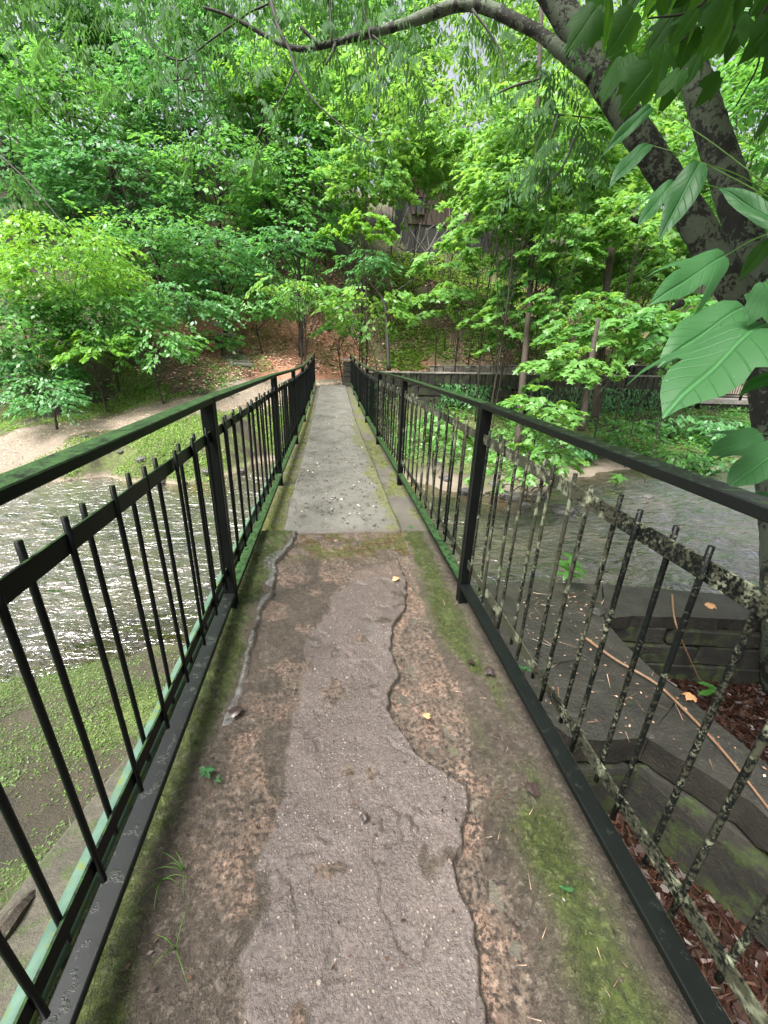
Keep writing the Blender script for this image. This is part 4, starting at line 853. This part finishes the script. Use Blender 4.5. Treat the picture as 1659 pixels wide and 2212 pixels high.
# ------------------------------------------------------------------ roadside stone walls
YW = 17.0
wl = empty('stone_wall', (aty(745, 838, 16.95)[0], YW, -1.3), 'dark ivy-hung stone wall with upright coping stones running right from the bridge end', 'stone wall')
p0, p1 = aty(765, 801, YW), aty(1505, 813, YW); wx0, wx1 = p0[0], p1[0]
wtop = lambda t: p0[2]+(p1[2]-p0[2])*t
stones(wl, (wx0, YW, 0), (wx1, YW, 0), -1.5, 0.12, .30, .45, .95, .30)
x = wx0
while x < wx1:
    w = random.uniform(.16, .34); t = (x-wx0)/(wx1-wx0); zt = wtop(t)-.045; zb = .10
    key = ('cop', random.randrange(6))
    if key not in STN: STN[key] = MB().box((0, 0, 0), (1, 1, 1), .07).mesh('stone', M['stone'], bevel=.06)
    o = bpy.data.objects.new('coping_stone', STN[key]); COL.objects.link(o); o.parent = wl; o.location = Vector((x+w/2, YW-random.uniform(0, .03), (zt+zb)/2))-Vector(wl.location); o.scale = (w-.02, .34, zt-zb); o.rotation_euler = (0, random.gauss(0, .04), 0); x += w
b = MB(); b.beam((wx0-.02, YW, wtop(0)-.02), (wx1, YW, wtop(1)-.02), .42, .045); b.obj('cap', M['stone_pale'], wl)
b = MB(); b.box(((wx0+wx1)/2, YW+.12, -.65), (wx1-wx0, .16, 1.8)); b.obj('core', M['mortar'], wl)
pil = aty(750, 798, 16.9); o = empty('stone_pillar', (pil[0], 16.78, 0), 'short stone pillar at the right end of the bridge deck', 'pillar')
for k in range(5): MB().box((pil[0]+random.gauss(0, .01), 16.78, .09+.185*k), (.36, .36, .17), .012).obj('stone', M['stone'], o, bevel=.012)
MB().box((pil[0], 16.78, .99), (.42, .42, .06), .01).obj('cap', M['stone_pale'], o, bevel=.01)
YF = 20.1
fw = empty('far_stone_wall', (aty(1200, 800, YF)[0], YF, 0), 'low wall of pale upright stones on the far side of the road', 'stone wall')
x0, x1 = aty(928, 792, YF)[0], aty(1560, 790, YF)[0]; x = x0; za, zb_ = aty(928, 791, YF)[2], aty(1560, 790, YF)[2]
while x < x1:
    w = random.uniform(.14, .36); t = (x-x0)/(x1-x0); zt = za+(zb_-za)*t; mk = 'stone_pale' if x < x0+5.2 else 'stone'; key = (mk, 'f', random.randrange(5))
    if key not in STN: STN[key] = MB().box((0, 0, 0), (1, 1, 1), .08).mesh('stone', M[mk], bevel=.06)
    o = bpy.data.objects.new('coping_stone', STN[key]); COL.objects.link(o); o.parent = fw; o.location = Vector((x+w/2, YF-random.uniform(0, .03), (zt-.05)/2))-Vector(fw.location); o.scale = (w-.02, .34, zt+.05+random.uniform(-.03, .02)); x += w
b = MB(); b.beam((x0, YF, za+.02), (x1, YF, zb_+.02), .36, .035); b.obj('cap', M['stone_pale'], fw)
b = MB(); b.box(((x0+x1)/2, YF+.05, .2), (x1-x0, .2, .9)); b.obj('core', M['mortar'], fw)
# little road bridge with fence at the right edge
q0, q1 = aty(1509, 866, YW-.3), aty(1900, 872, YW-.3)
rb_ = empty('road_bridge', (q0[0], YW, q0[2]), 'flat road bridge with pale slab edge and stone abutment at the right edge', 'bridge')
zb0 = q0[2]; MB().box(((q0[0]+q1[0])/2, YW+1.2, zb0-.02), (q1[0]-q0[0], 3.2, .16)).obj('slab', M['stone_pale'], rb_)
stones(rb_, (q0[0]+.1, YW-.15, 0), (q0[0]+3.2, YW-.15, 0), -2.0, zb0-.12, .24, .3, .8, .3)
fn = empty('road_fence', (q0[0], YW-.3, zb0), 'thin black picket fence on the road bridge behind the leaning tree', 'fence')
ft = aty(1509, 812, YW-.3)[2]
for zz_ in (ft, zb0+.30, zb0+.18): MB().box(((q0[0]+q1[0])/2, YW-.3, zz_), (q1[0]-q0[0], .04, .04)).obj('rail', M['steel'], fn)
pk = MB().box((0, 0, 0), (.018, .018, ft-zb0-.28)).mesh('picket', M['steel']); x = q0[0]+.1
while x < q1[0]-.1 and x < q0[0]+8:
    o = bpy.data.objects.new('picket', pk); COL.objects.link(o); o.parent = fn; o.location = (x-q0[0], 0, (ft-zb0+.28)/2); x += .12
for xx_ in (aty(1603, 850, YW-.3)[0], aty(1700, 850, YW-.3)[0]): MB().box((xx_, YW-.3, zb0+.35), (.07, .07, .75)).obj('post', M['steel'], fn)

# ------------------------------------------------------------------ cabin on the slope
YC = 30.0
c0, c1 = aty(876, 590, YC), aty(1040, 600, YC); cz0 = 6.2; cz1 = aty(950, 345, YC)[2]
cb = empty('cabin', ((c0[0]+c1[0])/2, YC+3, cz0), 'weathered brown wooden cabin half hidden in the trees up the slope', 'cabin')
MB().box(((c0[0]+c1[0])/2, YC+3.1, (cz0+cz1)/2), (c1[0]-c0[0], 6, cz1-cz0)).obj('core', M['wood_dark'], cb)
wn = (aty(893, 423, YC), aty(915, 462, YC)); x = c0[0]
while x < c1[0]:
    w = .30; segs = [(cz0+2.6, cz1)]
    if x+w > wn[0][0]-.05 and x < wn[1][0]+.05: segs = [(cz0+2.6, wn[1][2]), (wn[0][2], cz1)]
    for za, zb in segs:
        if zb > za: MB().box((x+w/2, YC+.06+random.uniform(-.015, .015), (za+zb)/2), (w-.02, .05, zb-za)).obj('board', M['wood'], cb)
    MB().box((x+w/2, YC+.14, cz0+1.3), (w-.03, .05, 2.6)).obj('board', M['wood_dark'], cb); x += w
wc_ = ((wn[0][0]+wn[1][0])/2, YC-.02, (wn[0][2]+wn[1][2])/2); ww, wh = wn[1][0]-wn[0][0], wn[0][2]-wn[1][2]
f = empty('window', wc_); f.parent = cb; f.location = Vector(wc_)-Vector(cb.location)
def kid(mb, name, mat, par, base): o = mb.obj(name, M[mat]); o.parent = par; o.location = -Vector(base); return o
for sx_ in (-1, 1): kid(MB().box((wc_[0]+sx_*(ww/2-.05), wc_[1], wc_[2]), (.12, .12, wh+.1)), 'frame', 'wood', f, wc_)
for sz_ in (-1, 1): kid(MB().box((wc_[0], wc_[1]-.01, wc_[2]+sz_*wh/2), (ww+.1, .12, .12)), 'frame', 'wood', f, wc_)
kid(MB().box((wc_[0], wc_[1]+.06, wc_[2]), (ww-.1, .03, wh-.05)), 'pane', 'glass', f, wc_)
b = MB(); b.beam(((c0[0]+c1[0])/2, YC-.7, cz1-.1), ((c0[0]+c1[0])/2, YC+3.3, cz1+2.0), c1[0]-c0[0]+1, .12); b.beam(((c0[0]+c1[0])/2, YC+7, cz1-.1), ((c0[0]+c1[0])/2, YC+3.3, cz1+2.0), c1[0]-c0[0]+1, .12); b.obj('roof', M['roof'], cb)
MB().box((aty(930, 380, YC)[0], YC+.5, cz1+.9), (.9, .9, 3.0)).obj('chimney', M['wood_dark'], cb)
bp = empty('brush_pile', tuple(aty(930, 570, 27.5)), 'grey dead branches leaning below the cabin window', 'dead branches')
for q in range(26):
    ua, va = random.uniform(860, 1000), random.uniform(520, 585); an = random.choice((.6, .9, 1.3, 1.7, 2.3)); l = random.uniform(30, 95)
    a_ = aty(ua, va, 27.5+random.uniform(-.5, .5)); e_ = aty(ua+math.cos(an)*l*.8, va-math.sin(an)*l, 27.8); m_ = (a_+e_)/2+np.random.default_rng(q).normal(0, .15, 3)
    MB().tube(smooth_path([a_, m_, e_], 4), np.linspace(random.uniform(.03, .06), .012, 9), 5).obj('dead_branch', M['wood_grey'], bp, True)

# steps on the slope
stp = empty('slope_steps', tuple(aty(505, 790, 18.4)), 'worn timber steps climbing the clay slope left of the bridge end', 'steps')
for k in range(8):
    t = k/7; p = aty(520-38*t, 793-46*t, 18.2+2.6*t); z_ = float(Hs(p[0], p[1])); p[2] = max(p[2], z_+.05)
    MB().box((p[0], p[1], p[2]), (1.0, .16, .14), .02).obj('step', M['wood_grey'], stp, bevel=.02)

# ------------------------------------------------------------------ rocks
def rock(u, v, z, s, label, flat=.6, grp=None, mat='rock'):
    p = atz(u, v, z); bm = bmesh.new(); bmesh.ops.create_icosphere(bm, subdivisions=3, radius=1)
    sd = random.randrange(9999); sc = np.array([1, random.uniform(.6, .9), flat])*s
    P = np.array([v_.co[:] for v_ in bm.verts]); k = .65+.7*fbm(P[:, 0]*1.1+5+P[:, 2], P[:, 1]*1.1+7, 3, sd); P = np.sign(P)*np.abs(P)**.8*k[:, None]
    a = random.uniform(0, 3); Rz = np.array([[math.cos(a), -math.sin(a), 0], [math.sin(a), math.cos(a), 0], [0, 0, 1]]); P = (P*sc)@Rz.T
    for v_, q in zip(bm.verts, P): v_.co = q
    me = bpy.data.meshes.new('rock'); bm.to_mesh(me); bm.free(); me.materials.append(M[mat]); o = link('rock', me); o.location = (p[0], p[1], max(z, float(Hs(p[0], p[1])))+s*flat*.15); return tag(o, label, 'rock', grp)
GL = 'rocks along the left far waterline'; GR = 'rocks on the right far waterline'
for i, (u, v, s, lb) in enumerate([(345, 1040, .22, 'largest grey rock on the left far waterline'), (372, 1030, .15, 'grey rock beside the largest one on the left waterline'), (312, 1028, .13, 'small dark rock left of the largest waterline rock'), (446, 1030, .17, 'pale bluish rock just left of the first railing post'), (520, 1018, .14, 'pale rock at the waterline between the first two left panels'), (398, 1044, .10, 'small rock standing in the shallows left of the post'), (270, 1018, .10, 'smallest rock at the grassy bar'), (200, 1010, .12, 'flat rock below the left end of the grassy bar')]): rock(u, v, -1.98, s, lb, .5, GL)
for i, (u, v, s, lb) in enumerate([(1100, 1075, .30, 'broad grey boulder behind the first right post'), (1070, 1055, .22, 'rounded rock left of the broad boulder'), (1135, 1092, .2, 'dark rock by the tangled roots'), (1165, 1070, .25, 'mossy rock behind the upper lichened bar'), (1215, 1105, .26, 'large flat rock in the right shallows'), (1265, 1090, .18, 'small rock beside the sand spit'), (1010, 1065, .22, 'rock seen through the second right panel'), (960, 1040, .2, 'rock at the right waterline near the bridge'), (1400, 1075, .16, 'dark rock breaking the rapids'), (1560, 1062, .22, 'rock at the head of the rapids')]): rock(u, v, -2.0, s, lb, .5, GR)
rt = empty('tangled_roots', tuple(atz(1110, 1085, -1.95)), 'tangled dark roots on the rocks at the right waterline', 'roots')
for q in range(16):
    a_ = atz(random.uniform(1040, 1200), random.uniform(1050, 1100), -1.9); an = random.uniform(-.5, .9); l = random.uniform(.3, .9); e_ = a_+np.array([math.cos(an)*l, math.sin(an)*l, random.uniform(-.12, .1)]); MB().tube(smooth_path([a_, (a_+e_)/2+np.array([0, 0, random.uniform(.02, .14)]), e_], 4), np.linspace(.022, .008, 9), 5).obj('root', M['bark_dark'], rt, True)
# sticks on the ledge
def stick(pts, rad, label, mat='stick', name='stick'):
    P = smooth_path([atz(u, v, z) for u, v, z in pts], 6); MB_ = MB().tube(P, np.linspace(rad, rad*.5, len(P)), 7, .08); o = MB_.obj(name, M[mat]); c = Vector(P[0]); o.data.transform(Matrix.Translation(-c)); o.location = c; return tag(o, label, 'stick')
stick([(1259, 1374, LZ+.03), (1330, 1425, LZ+.035), (1415, 1475, LZ+.03), (1480, 1535, LZ+.03), (1560, 1620, LZ+.03), (1640, 1720, LZ+.02), (1700, 1800, LZ+.02)], .013, 'long orange-brown stick lying diagonally along the ledge')
stick([(1452, 1285, LZ+.02), (1458, 1340, LZ+.05), (1480, 1400, LZ-.25), (1512, 1470, LZ-.66)], .010, 'thin pale stick leaning from the ledge arm into the leaf pit')
stick([(1196, 1432, LZ+.02), (1252, 1422, LZ+.02)], .008, 'short dark twig lying on the ledge', 'twig')
stick([(1150, 1380, LZ+.02), (1190, 1396, LZ+.02)], .005, 'thin grey twig at the left of the ledge', 'wood_grey')
stick([(-60, 2120, -1.15), (10, 2010, -1.12), (52, 1955, -1.15), (80, 1930, -1.2)], .055, 'dark wet log at the lower left edge on the bank', 'bark_dark', 'log')
o = rock(1395, 1582, LZ-.03, .07, 'broken pale stone on the edge of the ledge', .35, mat='rock')
rock(1290, 1320, LZ, .12, 'mossy chip of concrete at the inner corner of the ledge', .35, mat='ledge')

# wing wall beside the near left bank
w = empty('wing_wall', tuple(atz(420, 1520, -1.6)), 'low weathered concrete wing wall sloping beside the left bank', 'wing wall')
pa, pb = np.array([-1.05, 3.9, -1.95]), np.array([-1.5, .6, -1.25])
b = MB(); b.beam(pa, pb, .45, .5); o = b.obj('wall_body', M['wing'], w, bevel=.05)

# ------------------------------------------------------------------ ground stuff
def scatter(n, xr, yr, dens, zoff=0.0):
    x = RNG.uniform(*xr, n); y = RNG.uniform(*yr, n); k = RNG.random(n) < dens(x, y); x, y = x[k], y[k]
    return np.stack([x, y, H(x, y)+zoff], -1)
def cover(name, label, cat, P, T, size, mat, up=.9, tintbase=0.0, flat=.35, lift=.5):
    n = len(P); g = RNG; a = g.uniform(0, 6.28, n); yd = np.stack([np.cos(a), np.sin(a), g.uniform(-.1, up, n)], -1); nd = np.array([0, 0, 1.])+g.normal(0, flat, (n, 3))
    sz = size*g.uniform(.5, 1.3, n); P = P+np.array([0, 0, 1.])*(sz*lift*g.random(n))[:, None]
    o = link(name, leafmesh(name, T, P, yd, nd, sz, M[mat], tintbase+g.random(n)*.7+.3*vn(P[:, 0]*2, P[:, 1]*2, 9))); return tag(o, label, cat, kind='stuff')
g1 = lambda x, y: np.clip(sst(.18, .46, fbm(x*1.3, y*1.3, 4, 21))*sst(-.75, -1.2, x)*(Hs(x, y) > WL-.02), 0, 1)
P = scatter(120000, (-7.5, -.8), (-.4, 4.4), lambda x, y: g1(x, y)*np.exp(-np.maximum(0, -x-3)/3)); cover('bank_clover', 'low green clover and weeds on the near left bank', 'ground cover', P, T_OVAL, .022, 'leaf_bank')
P = scatter(20000, (-7.5, -.8), (-.4, 4.4), g1); cover('bank_grass', 'short grass blades on the near left bank', 'grass', P, T_THIN, .09, 'leaf_bank', 2.0)
g2 = lambda x, y: sst(.42, .56, fbm(x*1.3, y*1.3, 4, 21)+.16*np.exp(-((x+4.8)**2+(y-12.2)**2)/3))*(Hs(x, y) > WL+.03)*sst(.7, 1.1, seg_d(x, y, PATH))
P = scatter(70000, (-11, -.9), (10, 17), g2); cover('bar_grass', 'bright green grass on the bar across the stream', 'grass', P, T_SLIM, .085, 'leaf_cover', 2.0, .15)
g3 = lambda x, y: .75*sst(.34, .58, fbm(x*.9, y*.9, 4, 77))
P = scatter(120000, (1.5, 22), (20.4, 30), g3); cover('slope_ground_cover', 'light green ground cover on the slope below the cabin', 'ground cover', P, T_OVAL, .17, 'leaf_cover', .6)
P = scatter(34000, (1.2, 24), (9.5, 16.9), lambda x, y: sst(.30, .5, fbm(x*.9, y*.9, 4, 78))*(Hs(x, y) > WL+.12)); cover('bank_weeds', 'tangle of green weeds on the right far bank below the wall', 'ground cover', P, T_OVAL, .13, 'leaf_mid', .8, 0, .5, 2.2)
P = scatter(16000, (-14, -2), (15.5, 19.5), lambda x, y: .55*sst(.4, .6, fbm(x*1.1, y*1.1, 4, 79))); cover('bank_ferns', 'small green plants on the shaded left bank', 'ground cover', P, T_OVAL, .11, 'leaf_mid', .8, 0, .5, 1.2)
lit1 = lambda x, y: ((y < 4.3)*1.0)
P = scatter(34000, (.9, 5.6), (-.6, 4.0), lit1); P[:, 2] += .02; cover('leaf_litter', 'wet red-brown fallen leaves below the right railing', 'leaf litter', P, T_OVAL, .080, 'dead_leaf', .9, 0, .9, .5)
P = scatter(22000, (.9, 5.6), (-.6, 4.0), lit1); P[:, 2] += .03; cover('pine_straw', 'brown twiggy straw among the fallen leaves at right', 'leaf litter', P, T_BLADE, .12, 'dead_leaf', .3, .2, .4, .4)
def lit2(x, y): return np.clip(np.exp(-(((x+3.0)/4.0)**2+((y-18.8)/2.4)**2))*1.5, 0, 1)*(seg_d(x, y, PATH) > .9)
P = scatter(26000, (-10, 2.2), (15, 23.5), lit2); P[:, 2] += .01; cover('clay_bank_litter', 'pinkish dry leaves on the clay bank left of the bridge end', 'leaf litter', P, T_OVAL, .12, 'litter_pink', .5, .2, .45, .3)
P = scatter(30000, (-1.5, 20), (19.6, 28), lambda x, y: .8*sst(.35, .5, fbm(x*.8, y*.8, 3, 66))); P[:, 2] += .01; cover('slope_litter', 'brown dry leaves between the ground cover on the right slope', 'leaf litter', P, T_OVAL, .14, 'litter_pink', .5, 0, .45, .3)
# gravel on the path
P = scatter(14000, (-12, 1), (10, 18), lambda x, y: (seg_d(x, y, PATH) < .9)*.8); n_ = len(P)
cover('path_gravel', 'pale gravel and bits on the sandy path', 'gravel', P+np.array([0, 0, .005]), T_OVAL, .05, 'litter_pink', .3, .5, .5, .3)
# ivy on the wall
n_ = 6000; x = RNG.uniform(wx0+.4, wx1, n_); z = RNG.uniform(-1.5, .25, n_); k = fbm(x*.8, z*1.2, 4, 88)+.12*(x > wx0+6)-z*.07 > .50; x, z = x[k], z[k]; n_ = len(x)
P = np.stack([x, np.full(n_, YW-.2)-RNG.random(n_)*.25, z], -1)
o = link('ivy', leafmesh('ivy', T_OVAL, P, np.stack([RNG.normal(0, .6, n_), -.4+0*x, -1+0*x], -1), np.stack([0*x, -1+0*x, .9+0*x], -1)+RNG.normal(0, .3, (n_, 3)), .15*RNG.uniform(.3, 1.3, n_), M['leaf_deep'], RNG.random(n_)*.9)); tag(o, 'dark green ivy hanging over the stone wall', 'ivy', kind='stuff')

# ------------------------------------------------------------------ small things on the deck
def moss_tufts(nm, label, A, x0, y0, st, n, size):
    ii = np.argwhere(A[0] > .45); ii = ii[RNG.integers(0, len(ii), n)]
    x = A[1][ii[:, 0], ii[:, 1]]+RNG.normal(0, st, n); y = A[2][ii[:, 0], ii[:, 1]]+RNG.normal(0, st, n); z = A[3][ii[:, 0], ii[:, 1]]-.001
    k = fbm(x*9, y*9, 4, 141) > .47; x, y, z = x[k], y[k], z[k]; n = len(x)
    P = np.stack([x, y, z], -1); yd = np.stack([RNG.normal(0, .6, n), RNG.normal(0, .6, n), np.ones(n)], -1); nd = RNG.normal(0, 1, (n, 3))
    tag(link(nm, leafmesh(nm, T_BLADE, P, yd, nd, size*RNG.uniform(.5, 1.4, n), M['moss_tuft'], RNG.random(n))), label, 'moss', kind='stuff')
M['moss_tuft'] = leaf_mat('moss_tuft', (.018, .028, .005), (.095, .128, .020), (.09, .12, .015), .8, .2)
moss_tufts('deck_moss', 'green moss tufts along both edges of the worn deck', (mossm, X, Y, Z), 0, 0, .003, 110000, .0095)
moss_tufts('gutter_moss', 'green moss in the side gutters of the far deck', (m2*(Y2 < 8), X2, Y2, zz), 0, 0, .01, 16000, .014)
def flecks(nm, label, cat, n, xr, yr, size, mat, zf, T=T_OVAL, tint=None):
    x = RNG.uniform(*xr, n); y = yr[0]+(yr[1]-yr[0])*RNG.random(n)**1.2; P = np.stack([x, y, zf(x, y)], -1); a = RNG.uniform(0, 6.28, n)
    tag(link(nm, leafmesh(nm, T, P, np.stack([np.cos(a), np.sin(a), RNG.uniform(0, .25, n)], -1), np.array([0, 0, 1.])+RNG.normal(0, .25, (n, 3)), size*RNG.uniform(.4, 1.3, n), M[mat], RNG.random(n))), label, cat, kind='stuff')
flecks('fallen_petals', 'tiny pale petals scattered over the far deck', 'petals', 150, (-.33, .52), (3.3, 14), .026, 'petal', lambda x, y: sag(y)+.038)
flecks('dark_debris', 'dark wet crumbs of leaf and twig on the far deck', 'debris', 520, (-.36, .54), (3.1, 10), .032, 'debris', lambda x, y: sag(y)+.038)
flecks('deck_crumbs', 'brown crumbs and straw on the worn deck', 'debris', 500, (-.50, .73), (-.2, 3.0), .013, 'dead_leaf', lambda x, y: .012+0*x)
flecks('deck_straw', 'fine dry grass stalks beside the moss', 'debris', 120, (.40, .73), (-.1, 3.0), .035, 'litter_pink', lambda x, y: .016+0*x, T_THIN)
def single_leaf(u, v, z, L, label, mat, T=LB, k=2, name='fallen_leaf', cat='fallen leaf'):
    p = atz(u, v, z); me = T[k].copy(); me.materials.clear(); me.materials.append(M[mat]); o = bpy.data.objects.new(name, me); COL.objects.link(o); o.location = p; o.scale = (L, L, L); o.rotation_euler = (random.uniform(-.2, .2), random.uniform(-.2, .2), random.uniform(0, 6.28)); return tag(o, label, cat)
M['leaf_orange'] = NT('leaf_orange').m; m = NT('fallen_orange'); M['leaf_orange'] = m.fin(m.bsdf((.42, .22, .10), .6)); m = NT('fallen_dark'); M['leaf_black'] = m.fin(m.bsdf((.03, .02, .018), .4))
single_leaf(858, 1252, .02, .045, 'small tan leaf lying on the wet end of the worn slab', 'leaf_orange')
single_leaf(918, 1549, .02, .03, 'tiny orange leaf on the rough pinkish concrete', 'leaf_orange')
single_leaf(1063, 1443, .035, .05, 'curled black leaf on the moss beside the right foot rail', 'leaf_black')
single_leaf(1018, 1432, .03, .04, 'curled dark leaf on the right moss strip', 'leaf_black')
single_leaf(1145, 1710, .03, .05, 'crumpled dark leaf by the lower right moss', 'leaf_black')
single_leaf(520, 1533, .035, .06, 'flat dark leaf at the edge of the left moss', 'leaf_black')
single_leaf(790, 1757, .018, .03, 'dark leaf scrap in the middle of the deck', 'leaf_black')
single_leaf(1535, 1303, LZ+.03, .10, 'orange-brown leaf on the ledge arm', 'leaf_orange')
single_leaf(1495, 1500, LZ+.03, .09, 'orange leaf at the edge of the diagonal ledge arm', 'leaf_orange')
def plant(p, n, L, h, label, mat, name='seedling', tilt=.4):
    root = empty(name, tuple(p), label, 'plant'); p = np.array(p)
    MB().tube([p-np.array([0, 0, .01]), p+np.array([0, 0, h*.5]), p+np.array([0, 0, h])], [.004*L/.05, .003*L/.05, .002*L/.05], 5).obj('stem', M['leaf_maple'], root, True)
    for k in range(n):
        a = k*2.4+random.random(); zz_ = h*(.35+.65*k/max(1, n-1)); q = p+np.array([0, 0, zz_]); l = L*random.uniform(.7, 1.15)
        place_leaf(root, M2[mat], q, q+l*nrm(np.array([math.cos(a), math.sin(a), tilt*random.uniform(-.6, 1.)])), face=np.array([0, 0, 1.]), wid=.8)
M2 = {'b': LB[1], 'y': outline_mesh('leaf_oval_bright', HALF2, .3, .3, M['leaf_maple'])}
plant(atz(446, 1672, .018), 7, .030, .02, 'small clover-like seedling on the left moss edge', 'b')
plant(atz(470, 1688, .018), 4, .018, .012, 'tiny two-leaf sprout right of the clover-like seedling', 'b')
plant(atz(888, 1140, .02), 5, .035, .015, 'small sprout where the right moss meets the deck seam', 'b')
plant(atz(1222, 1925, .02), 4, .022, .015, 'small sprout on the lower right moss', 'b')
plant(atz(1132, 1452, -.02), 3, .05, .03, 'single green sprout beside the right foot rail', 'b')
plant(atz(1222, 1268, LZ+.0), 13, .17, .38, 'bright green leafy plant growing at the back edge of the ledge', 'y', 'leafy_plant', .5)
plant(atz(1535, 1502, LZ-.55), 7, .13, .10, 'green weed in the leaf pit beside the diagonal arm', 'y', 'leafy_plant', .5)
plant(atz(1330, 1050, -1.95), 14, .3, .35, 'green drooping plant at the edge of the sand spit', 'y', 'leafy_plant', .3)
for i, (u, v) in enumerate(((380, 2050), (350, 1900), (400, 1880))):
    p = atz(u, v, .012); r_ = empty('grass_tuft', tuple(p), ('long', 'short', 'thin')[i]+' grass tuft on the lower left deck edge', 'grass tuft')
    for k in range(5):
        a = random.uniform(0, 6.28); l = random.uniform(.04, .10); q = np.array(p); e_ = q+np.array([math.cos(a)*l, math.sin(a)*l, .015]); MB().tube(smooth_path([q, (q+e_)/2+np.array([0, 0, .02]), e_], 3), np.linspace(.0016, .0006, 7), 4).obj('blade', M['leaf_cover'], r_, True)
n_ = 900; x = RNG.uniform(1.0, 4.5, n_); y = RNG.uniform(.5, 3.9, n_)
lp_ = [Vector(atz(u, v, LZ)[:2]) for u, v in ((1130, 1262), (1300, 1268), (1300, 1345), (1412, 1460), (1659, 1660), (1640, 1720), (1440, 1610), (1228, 1585), (1130, 1490))]
def _in(px, py):
    c = False; j = len(lp_)-1
    for i in range(len(lp_)):
        a, b_ = lp_[i], lp_[j]
        if (a.y > py) != (b_.y > py) and px < (b_.x-a.x)*(py-a.y)/(b_.y-a.y)+a.x: c = not c
        j = i
    return c
k = np.array([_in(a, b_) for a, b_ in zip(x, y)]); x, y = x[k], y[k]; n_ = len(x); a = RNG.uniform(0, 6.28, n_)
tag(link('ledge_debris', leafmesh('ledge_debris', T_OVAL, np.stack([x, y, LZ+.016+0*x], -1), np.stack([np.cos(a), np.sin(a), .05+0*x], -1), np.array([0, 0, 1.])+RNG.normal(0, .2, (n_, 3)), .022*RNG.uniform(.4, 1.5, n_), M['litter_pink'], RNG.random(n_)**2)), 'crumbs, seeds and bits of leaf on the concrete ledge', 'debris', kind='stuff')
n_ = 220; x = RNG.uniform(1.0, 4.5, n_); y = RNG.uniform(.5, 3.9, n_); k = np.array([_in(a, b_) for a, b_ in zip(x, y)]); x, y = x[k], y[k]; n_ = len(x); a = RNG.uniform(0, 6.28, n_)
tag(link('pine_needles', leafmesh('pine_needles', T_THIN, np.stack([x, y, LZ+.02+0*x], -1), np.stack([np.cos(a), np.sin(a), .03+0*x], -1), np.array([0, 0, 1.])+RNG.normal(0, .2, (n_, 3)), .16*RNG.uniform(.4, 1.3, n_), M['litter_pink'], RNG.random(n_))), 'thin dry needles strewn on the concrete ledge', 'debris', kind='stuff')
